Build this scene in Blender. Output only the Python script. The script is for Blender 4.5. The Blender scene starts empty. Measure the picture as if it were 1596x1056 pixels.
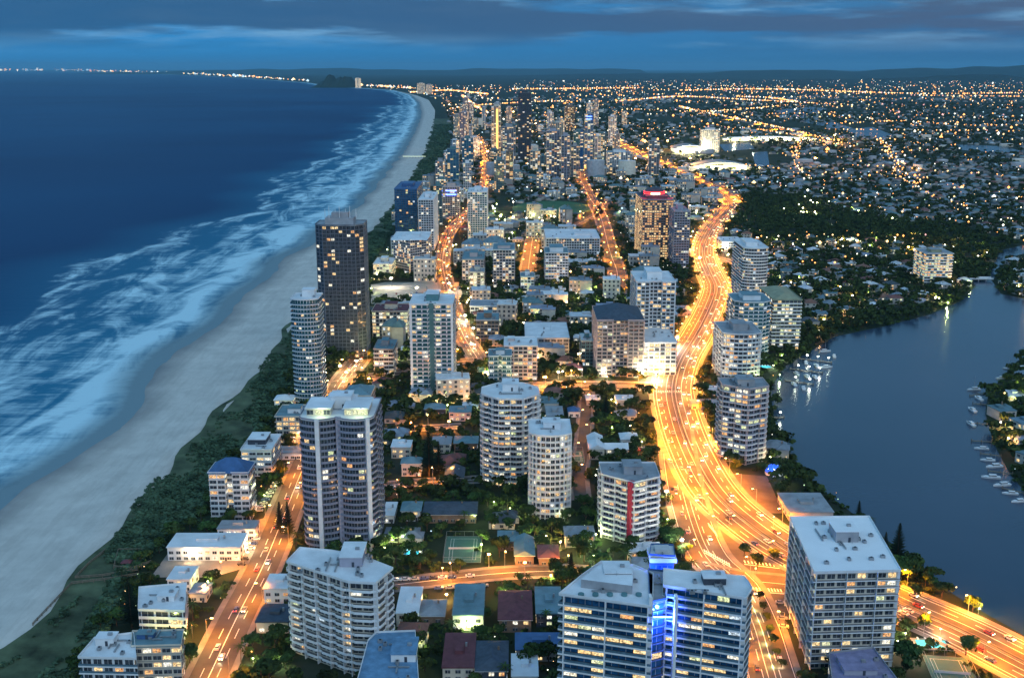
import bpy, math, random
import numpy as np
from mathutils import Vector, Matrix
random.seed(7); rng = np.random.default_rng(7)
R = math.radians
sc = bpy.context.scene
col = sc.collection
# ------------------------------------------------------------------ camera
F, CX, CY, HZ, CAMH = 1700.0, 798.0, 528.0, 106.0, 230.0
PITCH = math.atan((CY - HZ) / F)
cd = bpy.data.cameras.new('camera'); cam = bpy.data.objects.new('camera', cd); col.objects.link(cam)
cam.location = (0, 0, CAMH); cam.rotation_euler = (R(90) - PITCH, 0, 0)
cd.sensor_width = 36; cd.lens = F / 1596 * 36; cd.clip_start = 1; cd.clip_end = 500000
sc.camera = cam
# ------------------------------------------------------------------ sky and twilight
sc.view_settings.view_transform = 'Standard'; sc.view_settings.look = 'None'
sc.view_settings.exposure = 0.32; sc.view_settings.gamma = 1
W = bpy.data.worlds.new('World'); sc.world = W; W.use_nodes = True
nt = W.node_tree; nt.nodes.clear()
def N(t, **k):
    n = nt.nodes.new(t)
    for a, b in k.items(): setattr(n, a, b)
    return n
L = lambda a, b: nt.links.new(a, b)
def math_n(op, a, b=None, c=None):
    n = N('ShaderNodeMath', operation=op)
    for i, v in enumerate((a, b, c)):
        if v is None: continue
        if isinstance(v, (int, float)): n.inputs[i].default_value = v
        else: L(v, n.inputs[i])
    return n.outputs[0]
def mixc(fac, a, b, mode='MIX'):
    n = N('ShaderNodeMix', data_type='RGBA', blend_type=mode)
    for s, v in ((0, fac), (6, a), (7, b)):
        if isinstance(v, (int, float)): n.inputs[s].default_value = v
        elif isinstance(v, tuple): n.inputs[s].default_value = (*v, 1)[:4]
        else: L(v, n.inputs[s])
    return n.outputs[2]
def ramp(fac, stops, interp='LINEAR'):
    n = N('ShaderNodeValToRGB'); n.color_ramp.interpolation = interp
    e = n.color_ramp.elements
    while len(e) < len(stops): e.new(0.5)
    for k, (p, c) in enumerate(stops):
        e[k].position = p; e[k].color = (*c, 1) if len(c) == 3 else c
    L(fac, n.inputs[0]); return n.outputs[0]
tc = N('ShaderNodeTexCoord'); sep = N('ShaderNodeSeparateXYZ'); L(tc.outputs['Generated'], sep.inputs[0])
zz = sep.outputs[2]
nish = N('ShaderNodeTexSky', sky_type='NISHITA', sun_disc=False, sun_elevation=R(1.5), sun_rotation=R(75), air_density=1.5, ozone_density=4)
grad = ramp(math_n('POWER', math_n('MAXIMUM', zz, 0.0), 0.5), [
    (0.0, (.005, .110, .29)), (0.12, (.010, .175, .42)), (0.22, (.018, .195, .46)), (0.32, (.045, .26, .54)),
    (0.5, (.15, .40, .66)), (0.8, (.27, .56, .82)), (1.0, (.31, .60, .86))])
# darker and greyer towards the right (west), as in the photograph
side = math_n('MULTIPLY_ADD', sep.outputs[0], -0.85, 0.97)
grad = mixc(1.0, grad, side, 'MULTIPLY')
def noise(vec, scale, detail=6, rough=.55, sx=1, sy=1, sz=1, off=0):
    m = N('ShaderNodeMapping'); m.inputs['Scale'].default_value = (sx, sy, sz); m.inputs['Location'].default_value = (off, off*.7, 0)
    L(vec, m.inputs[0]); n = N('ShaderNodeTexNoise'); n.inputs['Scale'].default_value = scale
    n.inputs['Detail'].default_value = detail; n.inputs['Roughness'].default_value = rough
    L(m.outputs[0], n.inputs['Vector']); return n.outputs[0]
g = tc.outputs['Generated']
n1 = noise(g, 2.8, 8, .58, 1.3, 1.3, 13, 3.1)
n2 = noise(g, 4.2, 9, .62, 1.2, 1.2, 11, 8.3)
above = ramp(zz, [(0.0, (0, 0, 0)), (0.010, (0, 0, 0)), (0.030, (1, 1, 1)), (1, (1, 1, 1))])
lightc = math_n('MULTIPLY', ramp(n2, [(.45, (0, 0, 0)), (.60, (1, 1, 1))]), above)
darkc = math_n('MULTIPLY', ramp(n1, [(.45, (0, 0, 0)), (.54, (1, 1, 1))]), above)
c = mixc(math_n('MULTIPLY', lightc, .8), grad, (.17, .38, .60))
rightside = math_n('MULTIPLY_ADD', sep.outputs[0], 1.4, 0.5)
darkcol = mixc(math_n('MINIMUM', math_n('MAXIMUM', rightside, 0.0), 1.0), (.008, .080, .20), (.034, .084, .175))
c = mixc(math_n('MULTIPLY', darkc, .92), c, darkcol)
lower = ramp(zz, [(0.49, (1, 1, 1)), (0.5, (1, 1, 1))])
c = mixc(0.05, c, nish.outputs[0])
bg = N('ShaderNodeBackground'); L(c, bg.inputs[0]); bg.inputs[1].default_value = 1.0
wo = N('ShaderNodeOutputWorld'); L(bg.outputs[0], wo.inputs[0])
sl = bpy.data.lights.new('sun', 'SUN'); sl.energy = 1.0; sl.angle = R(60); sl.color = (.72, .88, 1.0)
so = bpy.data.objects.new('sun', sl); col.objects.link(so); so.rotation_euler = (R(58), 0, R(25))
cy = sc.cycles
cy.use_denoising = True
try: cy.denoiser = 'OPENIMAGEDENOISE'; cy.denoising_input_passes = 'RGB_ALBEDO_NORMAL'; cy.denoising_prefilter = 'ACCURATE'
except Exception: pass
cy.max_bounces = 4; cy.diffuse_bounces = 2; cy.glossy_bounces = 2; cy.transmission_bounces = 2; cy.volume_bounces = 0
cy.sample_clamp_indirect = 4; cy.use_light_tree = True; cy.caustics_reflective = False; cy.caustics_refractive = False

# ------------------------------------------------------------------ materials
MATS = {}
def mat(name, colr, rough=.8, var=.25, vscale=.3, metal=0, emis=0, colv=None, bump=0, spec=.3, objcol=False, coat=0, objvar=0):
    if name in MATS: return MATS[name]
    global nt
    m = bpy.data.materials.new(name); m.use_nodes = True; nt = m.node_tree; nt.nodes.clear()
    out = N('ShaderNodeOutputMaterial'); b = N('ShaderNodeBsdfPrincipled'); L(b.outputs[0], out.inputs[0])
    b.inputs['Roughness'].default_value = rough; b.inputs['Metallic'].default_value = metal
    b.inputs['Specular IOR Level'].default_value = spec
    geo = N('ShaderNodeNewGeometry')
    n = noise(geo.outputs['Position'], vscale, 5, .6)
    lo = tuple(max(0, x * (1 - var)) for x in colr); hi = tuple(min(1, x * (1 + var)) for x in (colv or colr))
    base = ramp(n, [(.3, lo), (.7, hi)])
    if objcol:
        oi = N('ShaderNodeObjectInfo'); base = mixc(1.0, base, oi.outputs['Color'], 'MULTIPLY')
    if objvar:
        oi = N('ShaderNodeObjectInfo'); hv = N('ShaderNodeHueSaturation')
        L(math_n('MULTIPLY_ADD', oi.outputs['Random'], objvar, 1 - objvar / 2), hv.inputs['Value']); L(base, hv.inputs['Color'])
        L(math_n('MULTIPLY_ADD', oi.outputs['Random'], .05, .475), hv.inputs['Hue'])
        base = hv.outputs[0]
    L(base, b.inputs['Base Color'])
    if bump:
        bp = N('ShaderNodeBump'); bp.inputs['Strength'].default_value = bump; bp.inputs['Distance'].default_value = .3
        L(noise(geo.outputs['Position'], vscale * 6, 4), bp.inputs['Height']); L(bp.outputs[0], b.inputs['Normal'])
    if emis:
        L(base, b.inputs['Emission Color']); b.inputs['Emission Strength'].default_value = emis
        try: m.cycles.emission_sampling = 'NONE'
        except Exception: pass
    MATS[name] = m; return m
def litwin(name, c1, c2, strength):
    """lit room seen through a pane: brightness and tint differ from room to room and within one"""
    global nt
    m = bpy.data.materials.new(name); m.use_nodes = True; nt = m.node_tree; nt.nodes.clear()
    out = N('ShaderNodeOutputMaterial'); b = N('ShaderNodeBsdfPrincipled'); L(b.outputs[0], out.inputs[0])
    b.inputs['Base Color'].default_value = (.05, .05, .05, 1); b.inputs['Roughness'].default_value = .15
    geo = N('ShaderNodeNewGeometry')
    n = noise(geo.outputs['Position'], .42, 3, .6, 1, 1, .7)
    base = ramp(n, [(.35, c1), (.65, c2)])
    n2_ = noise(geo.outputs['Position'], 1.1, 4, .75, 1, 1, 1.3, 5)
    st = math_n('MULTIPLY', ramp(n2_, [(.36, (.10, .10, .10)), (.5, (.6, .6, .6)), (.62, (1.25, 1.25, 1.25))]), strength)
    L(base, b.inputs['Emission Color']); L(st, b.inputs['Emission Strength'])
    m.cycles.emission_sampling = 'NONE'
    MATS[name] = m; return m
white = mat('white_concrete', (.74, .74, .75), .7, .12, .15)
cream = mat('cream_render', (.60, .54, .45), .8, .15, .2)
pink = mat('pink_render', (.55, .44, .42), .8, .12, .2)
grey = mat('grey_concrete', (.34, .34, .36), .8, .2, .15)
lilac = mat('lilac_grey_render', (.36, .35, .42), .8, .15, .15)
slate = mat('slate_concrete', (.15, .17, .21), .7, .2, .2)
violet = mat('blue_grey_render', (.24, .26, .34), .8, .15, .15)
dark = mat('dark_cladding', (.05, .06, .08), .5, .3, .3)
teal = mat('teal_wall', (.10, .22, .24), .6, .2, .2)
olive = mat('olive_render', (.30, .30, .20), .8, .2, .2)
brownw = mat('brown_brick', (.22, .15, .11), .85, .25, .4)
redp = mat('red_painted_strip', (.42, .03, .06), .6, .1, .4)
bluew = mat('blue_roof_metal', (.05, .12, .27), .5, .25, .2)
roofw = mat('pale_roof_membrane', (.68, .70, .73), .7, .17, .09, bump=.1)
roofx = mat('bright_roof_membrane', (.84, .85, .87), .7, .05, .07, bump=.05)
roofg = mat('grey_roof_sheet', (.28, .30, .33), .7, .25, .15)
rooft = mat('teal_roof', (.14, .24, .28), .6, .2, .2)
roofm = mat('maroon_roof', (.14, .05, .06), .8, .25, .4)
roofd = mat('dark_roof', (.06, .08, .11), .8, .25, .4)
roofr = mat('red_tile_roof', (.24, .10, .09), .8, .25, .4)
roofo = mat('painted_roof', (.9, .9, .9), .75, .2, .25, objcol=True)
walloc = mat('rendered_house_wall', (.45, .42, .38), .85, .2, .2, objvar=.5)
glassd = mat('dark_window_glass', (.008, .014, .026), .12, .4, .7, spec=.6, colv=(.075, .085, .10))
glassb = mat('blue_window_glass', (.02, .09, .20), .1, .6, .3, spec=.9)
glasst = mat('teal_window_glass', (.02, .10, .11), .1, .5, .3, spec=.7)
railg = mat('glass_balustrade', (.10, .17, .22), .2, .3, .4, spec=.6)
frame = mat('window_frame_white', (.5, .5, .52), .6, .1, .5)
metal = mat('galvanised_steel', (.35, .36, .38), .45, .2, .6, metal=.6)
bark = mat('bark', (.07, .05, .035), .9, .3, 1)
leaf = mat('foliage', (.025, .046, .016), .8, .55, .12, colv=(.045, .08, .022), objvar=.5, spec=.15)
leafd = mat('dark_conifer_foliage', (.02, .035, .02), .85, .4, .2, spec=.1)
scrubm = mat('dune_scrub_foliage', (.035, .07, .042), .85, .5, .10, colv=(.07, .12, .07), spec=.1)
grassm = mat('lawn', (.045, .068, .034), .95, .65, .05, bump=.4, colv=(.075, .10, .055))
asph = mat('asphalt', (.085, .08, .075), .8, .35, .06, bump=.15)
tile = mat('balcony_tile', (.17, .17, .18), .7, .2, .3)
pave = mat('concrete_pavement', (.20, .19, .18), .85, .25, .15)
paint = mat('road_marking_paint', (.85, .85, .82), .6, .1, .5)
carw = mat('car_paint', (.9, .9, .9), .3, .05, .5, objcol=True, spec=.6)
tyre = mat('tyre_rubber', (.02, .02, .02), .8)
courtm = mat('court_surface', (.07, .16, .13), .8, .12, .2)
poolm = mat('glowing_pool_water', (.05, .42, .55), .1, .15, .5, emis=.5)  # underwater lamps painted in as a faint glow of the water
wood = mat('jetty_timber', (.20, .16, .12), .85, .3, 1)
LW = [litwin('warm_room_light', (1, .62, .24), (1, .76, .40), 1.25), litwin('orange_room_light', (1, .42, .14), (1, .6, .25), 1.1),
      litwin('pale_room_light', (1, .88, .62), (.95, .95, .85), 1.35), litwin('greenish_room_light', (.85, 1, .5), (1, .95, .6), 1.0),
      litwin('cool_room_light', (.6, .8, 1), (.8, .92, 1), 1.0)]
LWW = [5, 2.2, 3, 1.3, .5]
sod = mat('sodium_lamp_glass', (1, .52, .16), .4, .05, 1, emis=14)
whl = mat('white_lamp_glass', (1, .93, .78), .4, .05, 1, emis=14)
hl = mat('headlight_glass', (1, .86, .58), .4, .05, 1, emis=12)
tl = mat('taillight_glass', (1, .06, .02), .4, .05, 1, emis=9)
bll = mat('blue_lamp_strip', (.08, .16, 1), .4, .05, 1, emis=7)
rdl = mat('red_sign_light', (1, .03, .04), .4, .05, 1, emis=4)

def ground_mat(name, stops, scale, detail=8, rough=.9, extra=None):
    global nt
    m = bpy.data.materials.new(name); m.use_nodes = True; nt = m.node_tree; nt.nodes.clear()
    out = N('ShaderNodeOutputMaterial'); b = N('ShaderNodeBsdfPrincipled'); L(b.outputs[0], out.inputs[0])
    b.inputs['Roughness'].default_value = rough; b.inputs['Specular IOR Level'].default_value = .15
    geo = N('ShaderNodeNewGeometry'); n = noise(geo.outputs['Position'], scale, detail, .65)
    c = ramp(n, stops)
    if extra: c = extra(c, geo, b)
    L(c, b.inputs['Base Color']); MATS[name] = m; return m
landm = ground_mat('suburban_ground', [(.3, (.014, .026, .012)), (.5, (.024, .036, .019)), (.64, (.045, .05, .038)), (.78, (.09, .09, .08))], .02)
def sand_extra(c, geo, b):
    a = N('ShaderNodeAttribute', attribute_name='wet')
    tracks = noise(geo.outputs['Position'], 1.0, 8, .7, .12, .012, 1, 4)
    c = mixc(math_n('MULTIPLY', ramp(tracks, [(.42, (1, 1, 1)), (.5, (0, 0, 0)), (.55, (0, 0, 0)), (.62, (1, 1, 1))]), .20), c, (.30, .275, .25))
    w = ramp(math_n('ADD', a.outputs['Fac'], math_n('MULTIPLY', noise(geo.outputs['Position'], .02, 4), .25)), [(.16, (1, 1, 1)), (.27, (.6, .6, .6)), (.5, (0, 0, 0))])
    c = mixc(w, c, (.15, .15, .155))
    r = math_n('MULTIPLY_ADD', w, -.55, .9); L(r, b.inputs['Roughness'])
    return c
sandm = ground_mat('beach_sand', [(.35, (.50, .475, .44)), (.65, (.62, .59, .545))], .05, extra=sand_extra)
# sea: deep water with foam where the surf attribute rises
m = bpy.data.materials.new('sea_water'); m.use_nodes = True; nt = m.node_tree; nt.nodes.clear()
out = N('ShaderNodeOutputMaterial'); b = N('ShaderNodeBsdfPrincipled'); L(b.outputs[0], out.inputs[0])
geo = N('ShaderNodeNewGeometry'); pos = geo.outputs['Position']; at_ = N('ShaderNodeAttribute', attribute_name='surf')
s = at_.outputs['Fac']   # 0 deep water .. 1 shoreline
f1 = noise(pos, 1, 8, .62, .009, .040, 1, 11); f2 = noise(pos, 1, 8, .62, .026, .0075, 1, 2); f2.node.inputs['Distortion'].default_value = 1.3; f3 = noise(pos, 1, 9, .78, .035, .20, 1, 7)
hump = ramp(s, [(0, (0, 0, 0)), (.24, (.10, .10, .10)), (.36, (.58, .58, .58)), (.50, (.36, .36, .36)), (.62, (.62, .62, .62)), (.74, (.50, .50, .50)), (.88, (.80, .80, .80)), (.95, (.60, .60, .60)), (1, (.88, .88, .88))])
fo = math_n('ADD', math_n('MULTIPLY', f1, .34), math_n('ADD', math_n('MULTIPLY', f2, .88), math_n('MULTIPLY', f3, .34)))
fo = math_n('MULTIPLY_ADD', hump, .62, math_n('SUBTRACT', fo, 1.02))
foam = ramp(fo, [(0, (0, 0, 0)), (.05, (.08, .08, .08)), (.12, (.45, .45, .45)), (.24, (1, 1, 1))])
deep = ramp(noise(pos, .0006, 3, .5), [(.35, (.002, .030, .105)), (.6, (.004, .055, .15))])
shal = ramp(s, [(0, (0, 0, 0)), (.5, (.6, .6, .6)), (1, (1, 1, 1))])
cc = mixc(shal, deep, (.02, .19, .32)); cc = mixc(math_n('MULTIPLY', foam, .92), cc, (.55, .78, .86))
cc = mixc(ramp(math_n('ADD', s, math_n('MULTIPLY', math_n('SUBTRACT', f3, .5), .05)), [(.90, (0, 0, 0)), (.985, (.85, .85, .85))]), cc, (.13, .19, .22))
L(cc, b.inputs['Base Color'])
L(math_n('MULTIPLY_ADD', foam, .35, .45), b.inputs['Roughness']); b.inputs['Specular IOR Level'].default_value = .03
bp = N('ShaderNodeBump'); bp.inputs['Strength'].default_value = .5; bp.inputs['Distance'].default_value = .6
L(noise(pos, 1, 5, .6, .04, .1, 1), bp.inputs['Height']); L(bp.outputs[0], b.inputs['Normal'])
seam = m
riverm = bpy.data.materials.new('river_water'); riverm.use_nodes = True; nt = riverm.node_tree; nt.nodes.clear()
out = N('ShaderNodeOutputMaterial'); b = N('ShaderNodeBsdfPrincipled'); L(b.outputs[0], out.inputs[0])
geo = N('ShaderNodeNewGeometry'); pos = geo.outputs['Position']
L(ramp(noise(pos, .004, 4), [(.35, (.018, .048, .085)), (.65, (.042, .066, .11))]), b.inputs['Base Color'])
b.inputs['Roughness'].default_value = .22; b.inputs['Specular IOR Level'].default_value = .5
bp = N('ShaderNodeBump'); bp.inputs['Strength'].default_value = .12; bp.inputs['Distance'].default_value = .3
L(noise(pos, 1, 5, .6, .1, .25, 1), bp.inputs['Height']); L(bp.outputs[0], b.inputs['Normal'])

# ------------------------------------------------------------------ projection helpers (photo pixel -> place on the ground or at a height)
cp, sp = math.cos(PITCH), math.sin(PITCH)
def ray(px, py):
    a = (px - CX) / F; u = (CY - py) / F
    return (a, cp + u * sp, -sp + u * cp)
def P(px, py, z=0.0):
    d = ray(px, py); t = (z - CAMH) / d[2]
    return (d[0] * t, d[1] * t)
def height_at(px, py, Y):
    d = ray(px, py); return CAMH + d[2] / d[1] * Y
def proj(x, y, z=0.0):
    zc = y * cp + (CAMH - z) * sp
    v = (y * sp - (CAMH - z) * cp)
    return CX + F * x / zc, CY - F * v / zc
def pxm(x, y, z=0): return F / (y * cp + (CAMH - z) * sp)       # photo pixels per metre there

# ------------------------------------------------------------------ mesh helpers
def tag(o, label=None, cat=None, group=None, kind=None):
    if label: o['label'] = label
    if cat: o['category'] = cat
    if group: o['group'] = group
    if kind: o['kind'] = kind
    return o
def empty(name, loc, rz=0):
    o = bpy.data.objects.new(name, None); col.objects.link(o); o.location = loc; o.rotation_euler = (0, 0, rz); o.empty_display_size = .1
    return o
def put(name, me, parent=None, loc=(0, 0, 0), rz=0, scale=None):
    o = bpy.data.objects.new(name, me); col.objects.link(o); o.location = loc
    if rz: o.rotation_euler = (0, 0, rz)
    if scale: o.scale = scale
    if parent: o.parent = parent
    return o
class MB:
    def __init__(s): s.v = []; s.f = []; s.m = []; s.mats = []
    def mi(s, m):
        if m not in s.mats: s.mats.append(m)
        return s.mats.index(m)
    def add(s, vs, fs, m):
        n = len(s.v); k = s.mi(m); s.v += vs
        for f in fs: s.f.append([i + n for i in f]); s.m.append(k)
    def box(s, c, d, m, rz=0, bottom=False):
        cx, cy_, cz = c; x, y, z = d[0] / 2, d[1] / 2, d[2]
        co, si = math.cos(rz), math.sin(rz)
        vs = [(cx + a * x * co - b_ * y * si, cy_ + a * x * si + b_ * y * co, cz + t * z) for t in (0, 1) for a, b_ in ((-1, -1), (1, -1), (1, 1), (-1, 1))]
        fs = [(0, 1, 5, 4), (1, 2, 6, 5), (2, 3, 7, 6), (3, 0, 4, 7), (4, 5, 6, 7), (3, 2, 1, 0)]
        s.add(vs, fs, m)
    def prism(s, poly, z0, z1, m, mtop=None, cap=True):
        n = len(poly)
        vs = [(x, y, z0) for x, y in poly] + [(x, y, z1) for x, y in poly]
        s.add(vs, [(i, (i + 1) % n, n + (i + 1) % n, n + i) for i in range(n)] , m)
        if cap:
            s.add([(x, y, z1) for x, y in poly], [list(range(n))], mtop or m)
            s.add([(x, y, z0) for x, y in poly], [list(range(n))[::-1]], m)
    def tube(s, a, b_, r0, r1, m, n=6):
        a = Vector(a); b_ = Vector(b_); d = (b_ - a).normalized()
        u = d.orthogonal().normalized(); w = d.cross(u)
        vs = []
        for p, r in ((a, r0), (b_, r1)):
            for k in range(n):
                t = 2 * math.pi * k / n; q = p + u * (r * math.cos(t)) + w * (r * math.sin(t)); vs.append(tuple(q))
        s.add(vs, [(k, (k + 1) % n, n + (k + 1) % n, n + k) for k in range(n)] + [list(range(n, 2 * n)), list(range(n))[::-1]], m)
    def hip(s, c, d, z, h, m, rz=0, over=.5, gable=False):
        cx, cy_ = c; x, y = d[0] / 2 + over, d[1] / 2 + over; co, si = math.cos(rz), math.sin(rz)
        if x >= y: r = x - (0 if gable else y); rd = [(-r, 0), (r, 0)]
        else: r = y - (0 if gable else x); rd = [(0, -r), (0, r)]
        pts = [(-x, -y, z), (x, -y, z), (x, y, z), (-x, y, z), (*rd[0], z + h), (*rd[1], z + h)]
        vs = [(cx + a * co - b_ * si, cy_ + a * si + b_ * co, c_) for a, b_, c_ in pts]
        if x >= y: fs = [(0, 1, 5, 4), (1, 2, 5), (2, 3, 4, 5), (3, 0, 4), (3, 2, 1, 0)]
        else: fs = [(0, 1, 4), (1, 2, 5, 4), (2, 3, 5), (3, 0, 4, 5), (3, 2, 1, 0)]
        s.add(vs, fs, m)
    def mesh(s, name, smooth=False):
        me = bpy.data.meshes.new(name); me.from_pydata(s.v, [], s.f)
        for m in s.mats: me.materials.append(m)
        me.polygons.foreach_set('material_index', s.m)
        if smooth: me.shade_smooth()
        me.update(); return me
    def build(s, name, parent=None, loc=(0, 0, 0), rz=0): return put(name, s.mesh(name), parent, loc, rz)
def npmesh(name, V, Fq, mats, mi=None, smooth=False):
    """V (n,3) float, Fq (m,k) int faces all with k corners"""
    me = bpy.data.meshes.new(name); k = Fq.shape[1]
    me.vertices.add(len(V)); me.vertices.foreach_set('co', V.astype(np.float32).ravel())
    me.loops.add(Fq.size); me.loops.foreach_set('vertex_index', Fq.astype(np.int32).ravel())
    me.polygons.add(len(Fq)); me.polygons.foreach_set('loop_start', np.arange(0, Fq.size, k, dtype=np.int32))
    for m in mats: me.materials.append(m)
    if mi is not None: me.polygons.foreach_set('material_index', mi.astype(np.int32))
    me.update(calc_edges=True); return me
def merge(tmpl, X, Y, Z, S, A, SZ=None):
    """copies of templates tmpl=[(V,F)] (chosen at random) at X,Y,Z scaled S turned A, as one V,F"""
    Vs, Fs, off = [], [], 0; pick = rng.integers(0, len(tmpl), len(X)); order = []
    SZ = S if SZ is None else SZ
    for t, (V, Fq) in enumerate(tmpl):
        ix = np.where(pick == t)[0]
        if not len(ix): continue
        ca, sa = np.cos(A[ix])[:, None], np.sin(A[ix])[:, None]; s_ = S[ix][:, None]
        vx = (V[:, 0] * ca - V[:, 1] * sa) * s_ + X[ix][:, None]; vy = (V[:, 0] * sa + V[:, 1] * ca) * s_ + Y[ix][:, None]
        vz = V[:, 2][None] * SZ[ix][:, None] + Z[ix][:, None]
        Vs.append(np.stack([vx, vy, vz], -1).reshape(-1, 3))
        Fs.append((Fq[None] + (np.arange(len(ix)) * len(V))[:, None, None]).reshape(-1, Fq.shape[1]) + off); off += len(ix) * len(V)
        order.append(np.repeat(ix, len(Fq)))
    return np.concatenate(Vs), np.concatenate(Fs), np.concatenate(order)

# ------------------------------------------------------------------ occupancy of the ground, 4 m cells
GX0, GY0, CELL, NX, NY = -1400, 280, 4.0, 1250, 1100
occ = np.zeros((NX, NY), np.uint8)
gx = GX0 + (np.arange(NX) + .5) * CELL; gy = GY0 + (np.arange(NY) + .5) * CELL
def cell(x, y): return int((x - GX0) / CELL), int((y - GY0) / CELL)
def mark(poly, v=1, grow=0):
    p = np.array(poly); x0, y0 = p.min(0) - grow - 4; x1, y1 = p.max(0) + grow + 4
    i0, j0 = cell(x0, y0); i1, j1 = cell(x1, y1); i0 = max(i0, 0); j0 = max(j0, 0); i1 = min(i1 + 1, NX); j1 = min(j1 + 1, NY)
    if i0 >= i1 or j0 >= j1: return
    XX, YY = np.meshgrid(gx[i0:i1], gy[j0:j1], indexing='ij'); ins = np.zeros(XX.shape, bool); n = len(p)
    for k in range(n):
        a, b_ = p[k], p[(k + 1) % n]
        if a[1] == b_[1]: continue
        cnd = ((a[1] > YY) != (b_[1] > YY)) & (XX < (b_[0] - a[0]) * (YY - a[1]) / (b_[1] - a[1]) + a[0]); ins ^= cnd
        if grow:
            d = b_ - a; t = np.clip(((XX - a[0]) * d[0] + (YY - a[1]) * d[1]) / (d @ d + 1e-9), 0, 1)
            near = np.hypot(XX - a[0] - t * d[0], YY - a[1] - t * d[1]) < grow
            occ[i0:i1, j0:j1][near] = np.maximum(occ[i0:i1, j0:j1][near], v)
    sub = occ[i0:i1, j0:j1]; sub[ins] = np.maximum(sub[ins], v)
def marklen(pts, hw, v=1):
    for a, b_ in zip(pts[:-1], pts[1:]):
        a = np.array(a); b_ = np.array(b_); d = b_ - a; l = np.hypot(*d)
        if l < .1: continue
        nrm = np.array([-d[1], d[0]]) / l * hw
        mark([a - nrm, b_ - nrm, b_ + nrm, a + nrm], v)
def free(x, y, r=0, lim=1):
    i, j = cell(x, y); k = int(r / CELL)
    if i - k < 0 or j - k < 0 or i + k >= NX or j + k >= NY: return i < 0 or j >= NY or i >= NX
    return occ[i - k:i + k + 1, j - k:j + k + 1].max() < lim
# codes: 1 trees allowed (roads' verge), 2 lawn / park (trees only), 3 nothing
def spline(pts, step=8.0):
    p = [np.array(q, float) for q in pts]; p = [2 * p[0] - p[1]] + p + [2 * p[-1] - p[-2]]; out = []
    for k in range(1, len(p) - 2):
        a, b_, c_, d_ = p[k - 1:k + 3]; n = max(2, int(np.hypot(*(c_ - b_)) / step))
        for i in range(n):
            t = i / n
            out.append(.5 * ((2 * b_) + (c_ - a) * t + (2 * a - 5 * b_ + 4 * c_ - d_) * t * t + (3 * b_ - a - 3 * c_ + d_) * t ** 3))
    out.append(p[-2]); return out
def offset_line(pts, o):
    res = []
    for k, p in enumerate(pts):
        a = pts[max(0, k - 1)]; b_ = pts[min(len(pts) - 1, k + 1)]; d = b_ - a; l = math.hypot(*d) or 1
        res.append(np.array([p[0] + d[1] / l * o, p[1] - d[0] / l * o]))
    return res
def strip_mb(mb, pts, o0, o1, z, m, z1=None):
    A = offset_line(pts, o0); B = offset_line(pts, o1); n = len(pts)
    vs = [(a[0], a[1], z) for a in A] + [(b_[0], b_[1], z if z1 is None else z1) for b_ in B]
    mb.add(vs, [(i, n + i, n + i + 1, i + 1) for i in range(n - 1)], m)

LAND = [('the navy roofed tower', 360, 770), ('the beach restaurant', 320, 860), ('the balcony house', 250, 955), ('the cream balconied tower', 530, 960), ('the twin tower', 530, 760), ('the curved glass tower', 480, 560), ('the dark skyscraper', 535, 470), ('the finned tower', 675, 550), ('the dense balcony tower', 795, 690), ('the round fronted tower', 857, 740), ('the red striped tower', 983, 800), ('the blue glass block', 1000, 960), ('the white slab block', 1315, 900),
 ('the violet tower', 1160, 660), ('the warm lit river tower', 1155, 560), ('the olive tower', 1225, 500), ('the slim river tower', 1175, 430), ('the hipped cream tower', 965, 535), ('the bright white tower', 1020, 500), ('the chapel', 945, 700), ('the dark green tennis court', 722, 856), ('the tallest pine', 669, 720), ('the red crowned tower', 1023, 355), ('the white ribbed slab', 892, 385), ('the sports oval', 860, 325), ('the pale car park', 645, 455), ('the navy glass tower', 634, 335), ('the brown block', 760, 515), ('the white roofed hall', 853, 530), ('the lit marina', 1255, 580),
 ('the suburb balcony block', 1460, 420), ('the canal bridge', 1518, 438), ('the corner tennis court', 1484, 1040), ('the curved roof hall', 1110, 262), ('the narrow glassy tower', 780, 580), ('the teal windowed tower', 745, 335), ('the stepped tower', 867, 420), ('the grey warehouse roof', 1262, 785), ('the island bank jetties', 1560, 660), ('the maroon roofed house', 803, 940), ('the court lane', 660, 940), ('the blue dome', 1206, 728), ('the highway bend', 1140, 320), ('the junction island trees', 1180, 880), ('the orange cross street', 900, 602), ('the lilac far towers', 870, 245), ('the dark suburb park', 1330, 340), ('the black far tower', 817, 190), ('the yellow edged tower', 775, 200), ('the blue topped tower', 917, 215), ('the stepped far hotel', 1107, 220), ('the highway tower', 1018, 245), ('the beach tower', 706, 260)]
seen_l = {}
def where(x, y):
    q = proj(x, y); b_ = min(LAND, key=lambda l: math.hypot(l[1] - q[0], (l[2] - q[1]) * 1.5)); dx, dy_ = q[0] - b_[1], (q[1] - b_[2]) * 1.5
    if abs(dx) < 16 and abs(dy_) < 16: return 'right beside ' + b_[0]
    v = ('just ' if math.hypot(dx, dy_) < 45 else 'well ')
    return v + ('right of ' if dx > abs(dy_) else 'left of ' if -dx > abs(dy_) else 'below ' if dy_ > 0 else 'above ') + b_[0]
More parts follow.
